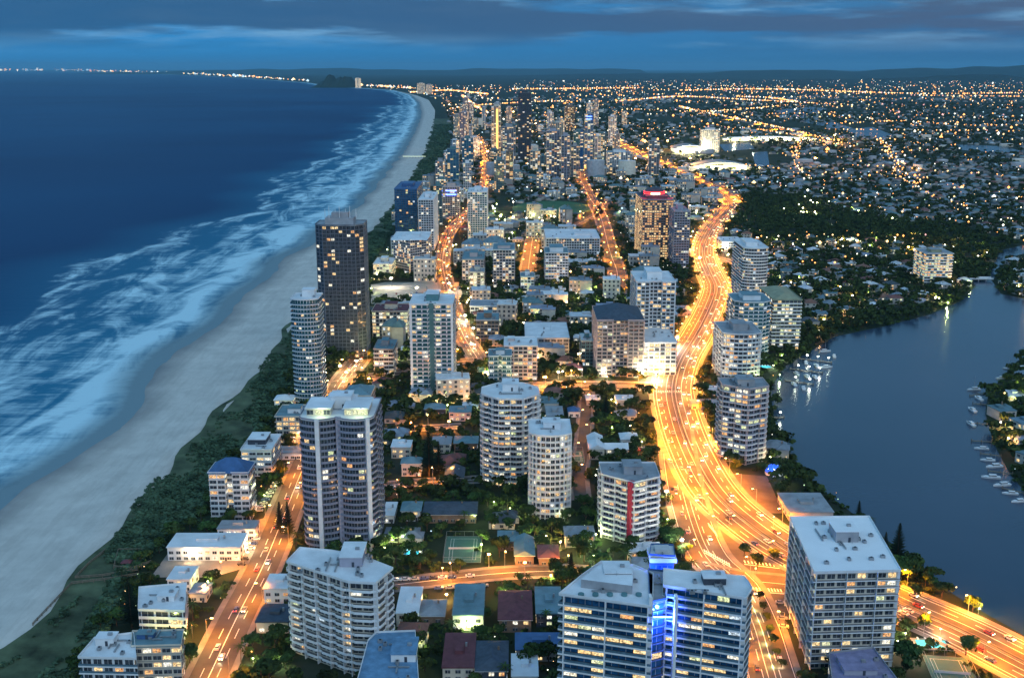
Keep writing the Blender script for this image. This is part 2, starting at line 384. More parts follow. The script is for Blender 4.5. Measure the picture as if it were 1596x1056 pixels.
# ------------------------------------------------------------------ the setting: land, sea, beach, river, hills
mb = MB(); S_ = 170000
mb.add([(-S_, -2000, 0), (S_, -2000, 0), (S_, 170000, 0), (-S_, 170000, 0)], [(0, 1, 2, 3)], landm)
mb.build('ground')['kind'] = 'structure'
shore_px = [(-330, 1056), (-120, 860), (0, 768), (75, 735), (150, 690), (188, 650), (205, 600), (262, 550), (330, 500), (380, 455), (430, 408), (490, 370), (545, 330), (577, 295), (602, 265), (628, 235), (645, 205), (655, 180), (652, 160), (640, 148), (615, 141), (560, 137), (505, 133), (480, 129), (380, 122), (300, 117.5), (200, 114), (90, 111.5), (-100, 109.3), (-600, 107.5)]
veg_px = [(-60, 1056), (30, 1012), (80, 968), (118, 925), (165, 860), (232, 772), (290, 705), (345, 648), (400, 590), (432, 545), (455, 512), (500, 455), (560, 380), (602, 338), (640, 282), (663, 240), (676, 200), (678, 172), (668, 156), (650, 149), (622, 142.5), (560, 138), (505, 134.5), (482, 130), (382, 123), (302, 118.2), (202, 114.6), (92, 112.0), (-100, 109.6), (-600, 107.7)]
sw = [P(*q) for q in shore_px]; vw = [P(*q) for q in veg_px]
sxs = np.array(sorted(sw, key=lambda q: q[1])); vxs = np.array(sorted(vw, key=lambda q: q[1]))
def shoreX(y): return float(np.interp(y, sxs[:, 1], sxs[:, 0])) + 5 * math.sin(y / 37) * (y < 3000)
def vegX(y): return float(np.interp(y, vxs[:, 1], vxs[:, 0]))
rows = list(np.arange(250, 2500, 12.)) + list(np.geomspace(2500, 165000, 160))
offs = [-14] + list(np.arange(0, 380, 12.)) + [450, 700, 1500, 5000, 20000, 80000]
V = []; att = []
for y in rows:
    x0 = shoreX(y); wd = 235 * (1 + .12 * math.sin(y / 170) + .08 * math.sin(y / 61)) * (1 if y < 7000 else .6)
    for k in offs: V.append((x0 - k, y, 0.16)); att.append(max(0, min(1, 1 - k / (wd * 1.25))))
nc = len(offs); V = np.array(V); Fq = np.array([(i * nc + j + 1, i * nc + j, (i + 1) * nc + j, (i + 1) * nc + j + 1) for i in range(len(rows) - 1) for j in range(nc - 1)])
me = npmesh('sea', V, Fq, [seam]); a_ = me.attributes.new('surf', 'FLOAT', 'POINT'); a_.data.foreach_set('value', np.array(att, np.float32))
put('sea', me)['kind'] = 'structure'
V = []; att = []; cols_ = [-.25, -.1, 0, .1, .25, .4, .6, .8, 1.0, 1.03]
for y in rows:
    a, b_ = shoreX(y), vegX(y); b_ = max(b_, a + 4)
    for t in cols_:
        V.append((a + (b_ - a) * t, y, -.1 + (t + .1) * 1.3 + (.25 * math.sin(y / 31 + t * 9) + .2 * math.sin(y / 9.3 + t * 5)) * max(0, t) * (t < 1.01) - (2.2 if t > 1.01 else 0))); att.append(max(t, 0))
nc = len(cols_); V = np.array(V); V[:, 2] = np.where(V[:, 1] > 2600, np.where(V[:, 2] > .16, .3, V[:, 2]), V[:, 2])
Fq = np.array([(i * nc + j, i * nc + j + 1, (i + 1) * nc + j + 1, (i + 1) * nc + j) for i in range(len(rows) - 1) for j in range(nc - 1)])
me = npmesh('beach', V, Fq, [sandm]); a_ = me.attributes.new('wet', 'FLOAT', 'POINT'); a_.data.foreach_set('value', np.array(att, np.float32)); me.shade_smooth()
put('beach', me)['kind'] = 'structure'
mark([(-3000, 0)] + [(vegX(y), y) for y in np.arange(250, 4700, 15)] + [(-3000, 4700)], 3)
# dune strip between the sand and the first buildings
dune_in_px = [(40, 1130), (132, 1000), (185, 890), (250, 835), (330, 765), (378, 690), (430, 632), (456, 580), (470, 545), (540, 455), (578, 400), (612, 350), (652, 292), (690, 235), (704, 200), (704, 175), (690, 158)]
diw = sorted([P(*q) for q in dune_in_px], key=lambda q: q[1]); dxs = np.array(diw)
def duneX(y): return max(float(np.interp(y, dxs[:, 1], dxs[:, 0])), vegX(y) + 6)
dy = np.arange(340, 5200, 15.)
mb = MB(); n = len(dy)
mb.add([(vegX(y) - 2.5 + 2.5 * math.sin(y / 13) + 3 * math.sin(y / 41), y, 1.75 if y < 2600 else .6) for y in dy] + [(duneX(y) + 3, y, .32) for y in dy], [(i, n + i, n + i + 1, i + 1) for i in range(n - 1)], grassm)
mb.build('dune_ground')['kind'] = 'structure'
mark([(vegX(y), y) for y in dy] + [(duneX(y), y) for y in dy[::-1]], 3)
def sheet(name, px, z, m, code=3, world=False):
    w = px if world else [P(*q) for q in px]
    a = sum(w[i][0] * w[(i + 1) % len(w)][1] - w[(i + 1) % len(w)][0] * w[i][1] for i in range(len(w)))
    if a < 0: w = w[::-1]
    mb = MB(); mb.add([(x, y, z) for x, y in w], [list(range(len(w)))], m); o = mb.build(name); o['kind'] = 'structure'
    if code: mark(w, code)
    return o
river_bank = [(1700, 1050), (1596, 990), (1500, 935), (1440, 895), (1400, 855), (1345, 812), (1300, 778), (1262, 745), (1228, 702), (1207, 655), (1200, 605), (1222, 572), (1262, 548), (1300, 525), (1380, 508), (1450, 490), (1500, 468), (1520, 446), (1516, 438), (1545, 436), (1560, 458), (1600, 466), (1700, 470), (1900, 520)]
river_right = [(1900, 540), (1620, 548), (1585, 563), (1560, 590), (1540, 615), (1536, 645), (1548, 690), (1575, 740), (1605, 775), (1900, 900)]
sheet('river', river_bank[:24] + river_right + [(1900, 1056)], .14, riverm)
for q in ([(1205, 172), (1262, 166), (1290, 170), (1240, 182), (1210, 186)], [(1320, 202), (1360, 198), (1395, 212), (1372, 218), (1335, 214)],
          [(1172, 238), (1196, 236), (1200, 262), (1178, 260)], [(1230, 176), (1265, 180), (1330, 200), (1320, 204), (1250, 190)], [(1480, 225), (1560, 228), (1596, 236), (1560, 238), (1500, 234)],
          [(1120, 225), (1170, 222), (1176, 232), (1130, 236)], [(1560, 390), (1640, 372), (1640, 384), (1570, 402), (1548, 436), (1538, 436)]):
    sheet('canal', q, .14, riverm)
# hills on the horizon and the headland
hillm = ground_mat('forested_hill', [(.3, (.018, .03, .022)), (.7, (.035, .05, .035))], .002)
def hill(name, x0, x1, y0, dist, prof, depth, n=90, seed=0):
    rs = np.random.default_rng(seed); xs = np.linspace(0, 1, n); hgt = np.interp(xs, [p[0] for p in prof], [p[1] for p in prof])
    j = sum(np.sin(xs * k * 6.3 + rs.uniform(0, 6)) / k ** .7 for k in (2.3, 4.1, 7.7, 12.9)) * .28; hgt = np.maximum(hgt * (1 + j), 1)
    (X0, _), (X1, _) = [((px - CX) / F * dist / cp, 0) for px in (x0, x1)]
    rowsf = [(0, 0), (.25, .55), (.5, 1), (.75, .6), (1, 0)]; V = []
    for t, hh in rowsf:
        for i, x in enumerate(xs): V.append((X0 + (X1 - X0) * x, dist + depth * t, max(hgt[i] * hh , 0) - (1 if hh == 0 else 0)))
    Fq = np.array([(r * n + i, r * n + i + 1, (r + 1) * n + i + 1, (r + 1) * n + i) for r in range(4) for i in range(n - 1)])
    me = npmesh(name, np.array(V), Fq, [hillm]); me.shade_smooth(); o = put(name, me); o['kind'] = 'structure'; return o
hill('headland', 498, 568, 0, 13300, [(0, 0), (.12, 70), (.3, 125), (.7, 130), (.88, 60), (1, 0)], 900, 40, 1)
hill('hills', 120, 1000, 0, 42000, [(0, 5), (.2, 140), (.32, 190), (.5, 170), (.75, 200), (1, 160)], 6000, 140, 2)
hill('hills', 700, 1750, 0, 26000, [(0, 10), (.25, 90), (.45, 130), (.6, 170), (.8, 260), (1, 300)], 7000, 160, 3)
hill('hills', 1100, 1800, 0, 17500, [(0, 5), (.2, 30), (.45, 60), (.62, 110), (.8, 90), (1, 140)], 3500, 120, 4)

# ------------------------------------------------------------------ roads
def W_(pts): return [P(*q) for q in pts]
ROADS = {
 'highway': dict(px=[(1760, 1115), (1600, 1035), (1500, 984), (1400, 940), (1320, 902), (1235, 862), (1165, 815), (1112, 765), (1078, 705), (1058, 650), (1050, 605), (1062, 562), (1086, 522), (1106, 482), (1116, 450), (1108, 428), (1098, 404), (1098, 382), (1113, 352), (1133, 330), (1140, 316), (1116, 296), (1066, 271), (1012, 246), (975, 228), (950, 217)], hw=15.2, z=.42, lanes=[-12.5, -9, -5.5, 5.5, 9, 12.5]),
 'service_road': dict(px=[(1052, 668), (1062, 740), (1080, 810), (1105, 868), (1150, 912), (1178, 970), (1196, 1030), (1225, 1130)], hw=9.5, z=.36, lanes=[-3.4, 3.4]),
 'cross_road': dict(px=[(1085, 888), (1150, 903), (1235, 912), (1300, 922)], hw=8, z=.33, lanes=[0]),
 'esplanade': dict(px=[(290, 1130), (325, 1056), (368, 965), (412, 878), (442, 805), (466, 745), (485, 700), (505, 655), (530, 600), (560, 560)], hw=7.5, z=.36, lanes=[-3.3, 0, 3.3]),
 'coast_road': dict(px=[(745, 560), (722, 522), (706, 480), (695, 440), (690, 405), (697, 372), (710, 350), (735, 325), (752, 298), (756, 262), (753, 230), (744, 214), (722, 205), (707, 178), (697, 156)], hw=7, z=.36, lanes=[-3.3, 0, 3.3]),
 'side_street': dict(px=[(600, 757), (655, 752), (735, 748), (800, 745)], hw=4, z=.3, lanes=[0]),
 'side_street.001': dict(px=[(612, 912), (700, 902), (790, 893), (885, 890), (930, 895)], hw=5, z=.3, lanes=[0]),
 'side_street.002': dict(px=[(800, 604), (860, 602), (930, 601), (1030, 603)], hw=10, z=.33, lanes=[-3, 3]),
 'side_street.003': dict(px=[(600, 672), (650, 668), (720, 664)], hw=4, z=.3, lanes=[0]),
 'side_street.004': dict(px=[(520, 600), (560, 590), (620, 580), (740, 562), (800, 580)], hw=6, z=.3, lanes=[0]),
 'side_street.005': dict(px=[(822, 430), (826, 400), (830, 372)], hw=8, z=.3, lanes=[0]),
 'side_street.006': dict(px=[(960, 460), (962, 425), (950, 390), (935, 335), (915, 300), (905, 268), (925, 246), (950, 236)], hw=9, z=.3, lanes=[0]),
 'side_street.007': dict(px=[(870, 368), (900, 350), (930, 333), (945, 315)], hw=8, z=.3, lanes=[0]),
 'side_street.008': dict(px=[(1055, 395), (1090, 398), (1140, 410), (1160, 440), (1150, 470)], hw=8, z=.3, lanes=[0]),
 'distant_highway': dict(px=[(1058, 168), (1100, 178), (1160, 190), (1215, 202), (1262, 214), (1320, 228)], hw=16, z=.5, lanes=[0]),
 'lane': dict(px=[(905, 780), (902, 740), (908, 700), (912, 660), (915, 610)], hw=3.6, z=.27, lanes=[]),
 'distant_road': dict(px=[(790, 175), (800, 168), (830, 162)], hw=14, z=.5, lanes=[]),
}
RL = {}
kerbs = MB(); marks_and_streaks = MB()
for name, r in ROADS.items():
    pts = spline(W_(r['px']), 7); RL[name] = pts; hw = r['hw']; z = r['z']
    mb = MB(); strip_mb(mb, pts, -hw, hw, z, asph); mb.build(name)['kind'] = 'structure'
    marklen(pts, hw + 5, 1); marklen(pts, hw + 3, 3)
    dmin = min(p[1] for p in pts)
    if dmin < 1500:
        for s in (-1, 1):
            lo, hi = sorted((s * hw, s * (hw + 2.6)))
            strip_mb(kerbs, pts, lo, hi, z + .11, pave); strip_mb(kerbs, pts, *( (hw - .01, hw) if s > 0 else (-hw, -hw + .01)), z - .02, pave, z + .11)
    for o in r['lanes']:
        cum = 0; ol = offset_line(pts, o)
        solid = o == 0
        if solid: strip_mb(marks_and_streaks, ol, -.16, .16, z + .02, paint)
        else:
            for k in range(0, len(ol) - 1, 2 if abs(o) in (9, 3.3, 3.4, 3) else 1): strip_mb(marks_and_streaks, ol[k:k + 2], -.15, .15, z + .02, paint)
    if name == 'highway':
        for s in (-1, 1): strip_mb(kerbs, pts, s * .75 - .3, s * .75 + .3, z + .5, pave)  # pale median kerbs added as further bright ribbons along the road
        for s in (-1, 1):
            strip_mb(kerbs, pts, s * 1.05 - .001, s * 1.05, z, pave, z + .5)
    if hw > 9:
        for o in (-hw + .6, hw - .6, -1.4, 1.4): strip_mb(marks_and_streaks, offset_line(pts, o), -.13, .13, z + .02, paint)  # unbroken lane lines that also imitate the light trails of traffic
kerbs.build('pavement')['kind'] = 'structure'; marks_and_streaks.build('road_markings')['kind'] = 'structure'
# the wide junction between the highway and the service road
sheet('road_junction', [(1030, 700), (1092, 752), (1150, 812), (1225, 866), (1232, 912), (1150, 912), (1082, 880), (1058, 820), (1040, 760)], .30, asph)
sheet('road_junction', [(1004, 596), (1030, 560), (1052, 556), (1046, 612), (1050, 700), (1022, 655)], .29, asph)
sheet('road_junction', [(1150, 905), (1232, 908), (1228, 960), (1222, 1010), (1200, 1040), (1180, 960)], .28, asph)
# stripes painted where the stop lines stand
mb = MB()
for (x0, y0, x1, y1) in ((1022, 612, 1064, 612), (1160, 880, 1228, 888), (1098, 862, 1140, 885), (1165, 922, 1222, 926), (1105, 820, 1130, 850)):
    a, b_ = np.array(P(x0, y0)), np.array(P(x1, y1)); strip_mb(mb, [a, b_], -.3, .3, .46, paint)
    for k in range(12):
        q = a + (b_ - a) * (k + .5) / 12; mb.box((q[0], q[1] + 3, .44), (.6, 3, .02), paint)
mb.build('road_markings')['kind'] = 'structure'
ovl = [(860 + 62 * math.cos(t) , 325 + 12 * math.sin(t)) for t in np.linspace(0, 2 * math.pi, 28)[:-1]]
greenm = mat('sports_turf', (.05, .13, .06), .95, .25, .05)
sheet('sports_oval', ovl, .25, greenm)
sheet('car_park', [(578, 444), (600, 440), (715, 440), (722, 462), (700, 470), (578, 474)], .3, mat('pale_paving', (.30, .28, .25), .85, .2, .1))
sheet('forecourt', [(235, 900), (262, 862), (395, 812), (440, 800), (430, 840), (400, 880), (330, 900)], .29, mat('concrete_forecourt', (.24, .22, .2), .85, .2, .1))
sheet('dark_lot', [(1118, 750), (1142, 738), (1195, 742), (1222, 800), (1200, 800), (1150, 775)], .25, mat('bare_earth', (.10, .085, .075), .9, .3, .1), 3)
# bank of parkland across the river: only trees may grow
for q in ([(1150, 335), (1162, 300), (1250, 303), (1310, 330), (1400, 348), (1480, 352), (1596, 385), (1556, 405), (1525, 436), (1490, 440), (1480, 390), (1420, 382), (1260, 372), (1190, 376), (1130, 356)],
          [(1240, 532), (1300, 505), (1380, 495), (1450, 478), (1500, 462), (1500, 470), (1440, 488), (1300, 520), (1258, 545)],
          [(1130, 720), (1110, 700), (1120, 650), (1130, 720), (1200, 730), (1262, 745), (1300, 790), (1222, 760)],
          [(1380, 890), (1440, 910), (1400, 930)], [(765, 305), (790, 300), (790, 340), (765, 340)]):
    mark(W_(q), 2)
mark(W_([(1395, 860), (1440, 900), (1596, 990), (1596, 1010), (1440, 930), (1395, 900)]), 2)

# ------------------------------------------------------------------ towers
def ccw(p):
    a = sum(p[i][0] * p[(i + 1) % len(p)][1] - p[(i + 1) % len(p)][0] * p[i][1] for i in range(len(p)))
    return p if a > 0 else p[::-1]
def grow(p, o):
    n = len(p); out = []
    for i in range(n):
        a, b_, c_ = (np.array(p[(i + k) % n], float) for k in (-1, 0, 1))
        d1 = (b_ - a) / (np.linalg.norm(b_ - a) + 1e-9); d2 = (c_ - b_) / (np.linalg.norm(c_ - b_) + 1e-9)
        n1 = np.array([d1[1], -d1[0]]); n2 = np.array([d2[1], -d2[0]]); m_ = n1 + n2; l = m_ @ m_
        m_ = m_ * (2 / l) if l > .3 else n1
        if np.linalg.norm(m_) > 1.6: m_ = m_ / np.linalg.norm(m_) * 1.6
        out.append(tuple(b_ + m_ * o))
    return out
def plan(kind, w, d):
    x, y = w / 2, d / 2
    if kind == 'rect': return [(-x, -y), (x, -y), (x, y), (-x, y)]
    if kind == 'cham': c = min(w, d) * .22; return [(-x + c, -y), (x - c, -y), (x, -y + c), (x, y), (-x, y), (-x, -y + c)]
    if kind == 'oct': c = min(w, d) * .29; return [(-x + c, -y), (x - c, -y), (x, -y + c), (x, y - c), (x - c, y), (-x + c, y), (-x, y - c), (-x, -y + c)]
    if kind == 'curve':
        return [(x * math.sin(t) / math.sin(1.1), -y + (1 - math.cos(t)) * x * .75) for t in np.linspace(-1.1, 1.1, 11)] + [(x, y), (-x, y)]
    if kind == 'twin':      # two bowed bays with a recess between
        p = []
        for c0 in (-x * .52, x * .52):
            for t in np.linspace(-1, 1, 6): p.append((c0 + t * x * .42, -y - 0.0 + (t * t) * 2.4))
        return p[:6] + [(-x * .07, -y + 4.2), (x * .07, -y + 4.2)] + p[6:] + [(x, -y + 4.5), (x, y), (-x, y), (-x, -y + 4.5)]
    if kind == 'notch': return [(-x, -y), (-x * .18, -y), (-x * .18, -y + 3), (x * .18, -y + 3), (x * .18, -y), (x, -y), (x, y), (-x, y)]
    if kind == 'vee': return [(-x, -y * .2), (x * .05, -y), (x, -y * .45), (x, y), (-x, y)]
    if kind == 'zig': return [(-x, -y), (-x * .34, -y), (-x * .34, -y + 2.5), (x * .34, -y + 2.5), (x * .34, -y), (x, -y), (x, y), (-x, y)]
WINM = {}
def pane_mesh(lw, lh, glass, fr):
    key = (round(lw * 2), round(lh * 4), glass.name, fr.name)
    if key in WINM: return WINM[key]
    lw = key[0] / 2; lh = key[1] / 4
    mb = MB(); mb.box((0, 0, 0), (lw, .10, lh), glass); mb.box((0, -.035, 0), (.12, .14, lh), fr); mb.box((0, -.035, lh - .14), (lw, .14, .12), fr)
    WINM[key] = mb.mesh('window'); return WINM[key]
NW = [0]
def tower(name, label, cat, poly, h, loc, rz=0, floors=None, wall=white, slab=None, rail=None, over=1.4, bay=3.8, lit=.14, det=1, blank=(), fins=0, glass=None,
          roof=roofw, plant=(.35, .35, 4.5, 0, 0), strip=None, group=None, crown=None, pal=None, lowlit=0, wh=2.2, roofbits=6, podium=None, railh=.95, upper=None, nofloor=(), slabt=.34, fill=.8, scal=0, finw=.25):
    """poly: plan in local metres; walls, slabs, balustrades, windows, roof, plant room"""
    glass = glass or glassd; slab = slab or wall; poly = ccw(poly); n = len(poly)
    root = empty(name, (*loc, 0), rz); tag(root, label, cat, group)
    fl = floors or max(2, round(h / 3.05)); fh = h / fl
    mb = MB(); mb.prism(poly, 0, h, wall, roof); mb.build('body', root)
    og = grow(poly, over)
    if scal:
        o2 = []
        for i in range(len(og)):
            a, b_ = og[i], og[(i + 1) % len(og)]; l = math.hypot(b_[0] - a[0], b_[1] - a[1]); nb = round(l / 7.5); o2.append(a)
            if nb < 1 or l < 5: continue
            nx_, ny_ = (b_[1] - a[1]) / l * scal, -(b_[0] - a[0]) / l * scal
            for j in range(nb):
                for t, k in ((.10, 0), (.2, 1), (.8, 1), (.90, 0)): u = (j + t) / nb; o2.append((a[0] + (b_[0] - a[0]) * u + nx_ * k, a[1] + (b_[1] - a[1]) * u + ny_ * k))
        og2 = o2
    else: og2 = og
    view = Vector((-loc[0], -loc[1])).normalized(); co, si = math.cos(rz), math.sin(rz)
    edges = []
    for i in range(n):
        a, b_ = poly[i], poly[(i + 1) % n]; dx, dy_ = b_[0] - a[0], b_[1] - a[1]; l = math.hypot(dx, dy_)
        if l < .8: continue
        nx_, ny_ = dy_ / l, -dx / l; wx, wy = nx_ * co - ny_ * si, nx_ * si + ny_ * co
        edges.append((i, a, b_, l, (nx_, ny_), wx * view.x + wy * view.y))
    if over > 0:
        ms = MB(); ms.prism(og2, 0, slabt, slab, tile); 
        if rail is not None:
            mr = MB()
            for i in range(len(og2)):
                oa, ob = og2[i], og2[(i + 1) % len(og2)]; L_ = math.hypot(ob[0] - oa[0], ob[1] - oa[1])
                if L_ < .25: continue
                nn = ((ob[1] - oa[1]) / L_, -(ob[0] - oa[0]) / L_); ang = math.atan2(ob[1] - oa[1], ob[0] - oa[0])
                mr.box(((oa[0] + ob[0]) / 2 - nn[0] * .1, (oa[1] + ob[1]) / 2 - nn[1] * .1, 0), (max(L_ - .12, .2), .12, railh), rail, ang)
                if rail is railg: mr.box(((oa[0] + ob[0]) / 2 + nn[0] * .03, (oa[1] + ob[1]) / 2 + nn[1] * .03, -slabt - .1), (L_ + .05, .12, slabt + .22), slab, ang)
            rme = mr.mesh('balustrade')
        sme = ms.mesh('floor_slab')
        if det:
            for k in range(1, fl): put('floor_slab', sme, root, (0, 0, k * fh - slabt)); 
            if rail is not None:
                for k in range(1, fl): put('balustrade', rme, root, (0, 0, k * fh))
        else:
            mm = MB()
            for k in range(1, fl):
                mm.prism(og, k * fh - .28, k * fh + (.7 if rail is not None else 0), slab)
            mm.build('floor_slabs', root)['kind'] = 'stuff'
    px1 = pxm(loc[0], loc[1], h * .6)
    joined = MB(); cand = []
    for i, a, b_, l, nn, f in edges:
        if i in blank or f < -.25: continue
        nb = max(1, int(l / bay)); bw = l / nb; ang = math.atan2(b_[1] - a[1], b_[0] - a[0])
        for j in range(nb):
            t = (j + .5) / nb; x = a[0] + (b_[0] - a[0]) * t + nn[0] * .06; y = a[1] + (b_[1] - a[1]) * t + nn[1] * .06
            colseed = random.random()
            for k in range(fl):
                p_ = lit * (.45 + 1.1 * colseed) * (1 + lowlit * (1 - k / fl) ** 2)
                if k and cand and cand[-1][6] and random.random() < .3 and cand[-1][0] == i: p_ = max(p_, .5)
                li = random.random() < p_
                cand.append((i, x, y, k * fh + .55, ang, bw, li, f))
        if fins and det:
            fm = MB(); fm.box((0, 0, 0), (finw, over, fh * fl), slab); fme = fm.mesh('fin_wall')
            for j in range(0, nb + 1, fins):
                t = j / nb; x = a[0] + (b_[0] - a[0]) * t + nn[0] * over / 2; y = a[1] + (b_[1] - a[1]) * t + nn[1] * over / 2
                put('fin_wall', fme, root, (x, y, 0), ang)
    cand.sort(key=lambda q: (not q[6], -q[7], -q[3]))
    wpx = px1 * bay * .8
    budget = 290 if (det == 2) else (60 if det == 1 else 0)
    if det == 1 and wpx < 4.5: budget = 24
    wmats = pal or LW; ww = LWW if not pal else [1] * len(pal)
    for q, (i, x, y, z, ang, bw, li, f) in enumerate(cand):
        gm = random.choices(wmats, ww)[0] if li else glass
        if q < budget:
            put('window', pane_mesh(bw * fill, wh, gm, frame if det == 2 else wall), root, (x, y, z), ang); NW[0] += 1
        else: joined.box((x, y, z), (bw * (.8 if det else .75), .12, wh), gm, ang)
    if joined.f: joined.build('window_bay', root)['kind'] = 'stuff'
    # roof: edge, plant room, small units
    mr = MB(); ro = grow(poly, max(over, .4) * .9); mr.prism(ro, 0, .4, roof); mr.build('roof', root, (0, 0, h))
    pw = MB(); m_ = len(ro); ri = grow(ro, -.35)
    for i in range(m_):
        a, b_ = ro[i], ro[(i + 1) % m_]; L_ = math.hypot(b_[0] - a[0], b_[1] - a[1]); ang = math.atan2(b_[1] - a[1], b_[0] - a[0])
        pw.box(((a[0] + b_[0]) / 2, (a[1] + b_[1]) / 2, .4), (L_, .22, .7), slab, ang)
    pw.build('parapet', root, (0, 0, h))
    xs = [q[0] for q in poly]; ys = [q[1] for q in poly]; w = max(xs) - min(xs); d = max(ys) - min(ys); mx = (max(xs) + min(xs)) / 2; my = (max(ys) + min(ys)) / 2
    if plant:
        a, b_, ph, ox, oy = plant; pm = MB(); pm.box((0, 0, 0), (w * a, d * b_, ph), upper or wall); pm.box((0, 0, ph), (w * a + .6, d * b_ + .6, .3), roof); p_ = pm.build('plant_room', root, (mx + ox * w, my + oy * d, h + .4))
        if det == 2: vm = MB(); vm.box((0, 0, 0), (1.6, 1.2, .9), metal); vm.build('vent', p_, (w * a * .2, 0, ph + .3)); vm = MB(); vm.box((0, 0, 0), (1, .12, 2.1), dark); vm.build('door', p_, (w * a * .1, -d * b_ / 2 - .05, 0))
    if det:
        um = MB(); um.box((0, 0, 0), (1.8, 1.3, 1.1), metal); um.tube((0, 0, 1.1), (0, 0, 1.4), .4, .4, dark); ume = um.mesh('roof_unit')
        for k in range(roofbits): put('roof_unit', ume, root, (mx + random.uniform(-.38, .38) * w, my + random.uniform(-.38, .38) * d, h + .4), random.choice((0, 1.57)))
        if det == 2:
            for k in range(3):
                l_ = w * random.uniform(.18, .4); dm = MB(); dm.box((0, 0, .25), (l_, .5, .45), metal); dm.box((-l_ * .4, 0, 0), (.2, .5, .3), metal); dm.box((l_ * .4, 0, 0), (.2, .5, .3), metal); dm.build('duct', root, (mx + random.uniform(-.22, .22) * w, my + random.uniform(-.3, .3) * d, h + .4), random.choice((0, 1.57)))
        if random.random() < .6: am = MB(); am.tube((0, 0, 0), (0, 0, 5), .09, .04, metal); am.tube((-.7, 0, 4), (.7, 0, 4), .04, .04, metal); am.build('aerial', root, (mx + .1 * w, my, h + .4))
    if strip:   # vertical painted strip: (edge index, fraction, width, material)
        for (ei, t, sw_, sm_) in strip:
            a, b_ = poly[ei], poly[(ei + 1) % n]; l = math.hypot(b_[0] - a[0], b_[1] - a[1]); nn = ((b_[1] - a[1]) / l, -(b_[0] - a[0]) / l)
            st = MB(); st.box((0, 0, 0), (sw_, over + .5 + scal * 2, h + .8), sm_); st.build('vertical_strip', root, (a[0] + (b_[0] - a[0]) * t + nn[0] * (over / 2 + .1), a[1] + (b_[1] - a[1]) * t + nn[1] * (over / 2 + .1), 0), math.atan2(b_[1] - a[1], b_[0] - a[0]))
    if crown: crown(root, poly, h, w, d, mx, my)
    wp = [(loc[0] + x * co - y * si, loc[1] + x * si + y * co) for x, y in grow(poly, over + .5)]
    mark(wp, 3); return root
def T(label, xl, xr, yt, yb, yback=None, kind='rect', rz=0, depth=None, name='apartment_tower', cat='tower', **k):
    xc = (xl + xr) / 2; Bx, By = P(xc, yb); h = height_at(xc, yt, By)
    d0 = ray(xl, yt); d1 = ray(xr, yt); w = (d1[0] / d1[1] - d0[0] / d0[1]) * By
    if depth is None:
        depth = (P(xc, yback, h)[1] - By) if yback else w * .8
    over = k.get('over', 1.4); w = max(w - 2 * over, 5); depth = max(6, depth - over)
    rz = R(rz); X = Bx - math.sin(rz) * depth / 2; Y = By + math.cos(rz) * depth / 2
    if 'det' not in k: k['det'] = 2 if By < 640 else (1 if By < 2300 else 0)
    return tower(name, label, cat, plan(kind, w, depth), h, (X, Y), rz, **k)
def TP(label, roofpx, ref, name='apartment_tower', cat='tower', **k):
    xc, yt, yb = ref; By = P(xc, yb)[1]; h = height_at(xc, yt, By)
    w = [P(x, y, h) for x, y in roofpx]; c0 = (sum(p[0] for p in w) / len(w), sum(p[1] for p in w) / len(w))
    k.setdefault('det', 2)
    return tower(name, label, cat, [(p[0] - c0[0], p[1] - c0[1]) for p in w], h, c0, 0, **k)

# crowns
def crown_twin(root, poly, h, w, d, mx, my):
    for k in (-1, 1):
        b = MB(); b.box((0, 0, 0), (w * .34, d * .5, 3.6), cream); b.box((0, 0, 3.6), (w * .38, d * .56, .5), roofw); b.build('penthouse', root, (mx + k * w * .27, my - d * .06, h + .4))
        for j in range(3): put('window', pane_mesh(3, 2.2, LW[3] if k > 0 or j == 1 else glassd, frame), root, (mx + k * w * .27 + (j - 1) * 4, my - d * .31 - .1, h + 1))
        lamp(root, (mx + k * w * .27 + 2, my - d * .42, h + 3.5), (.85, 1, .5), 700, .4)
    for j in range(5): b = MB(); b.box((0, 0, 0), (2.5, d * .12, .4), white); b.build('pergola_beam', root, (mx + (j - 2) * 3, my + d * .3, h + 4.2))
def crown_hip(m, hh=5, over=1.5):
    def f(root, poly, h, w, d, mx, my):
        mb = MB(); mb.hip((mx, my), (w, d), 0, hh, m, 0, over); mb.build('hip_roof', root, (0, 0, h + .42))
    return f
def crown_spire(root, poly, h, w, d, mx, my):
    mb = MB(); mb.box((mx, my, 0), (w * .6, d * .6, 5), grey); mb.box((mx, my, 5), (w * .35, d * .35, 4), grey); mb.build('crown', root, (0, 0, h + .4))
    for k in range(7):
        s = MB(); s.tube((0, 0, 0), (0, 0, 7 + 3 * (k % 2)), .35, .12, white); s.build('mast', root, (mx + (k - 3) * w * .11, my - d * .2 * (k % 2), h + 5))
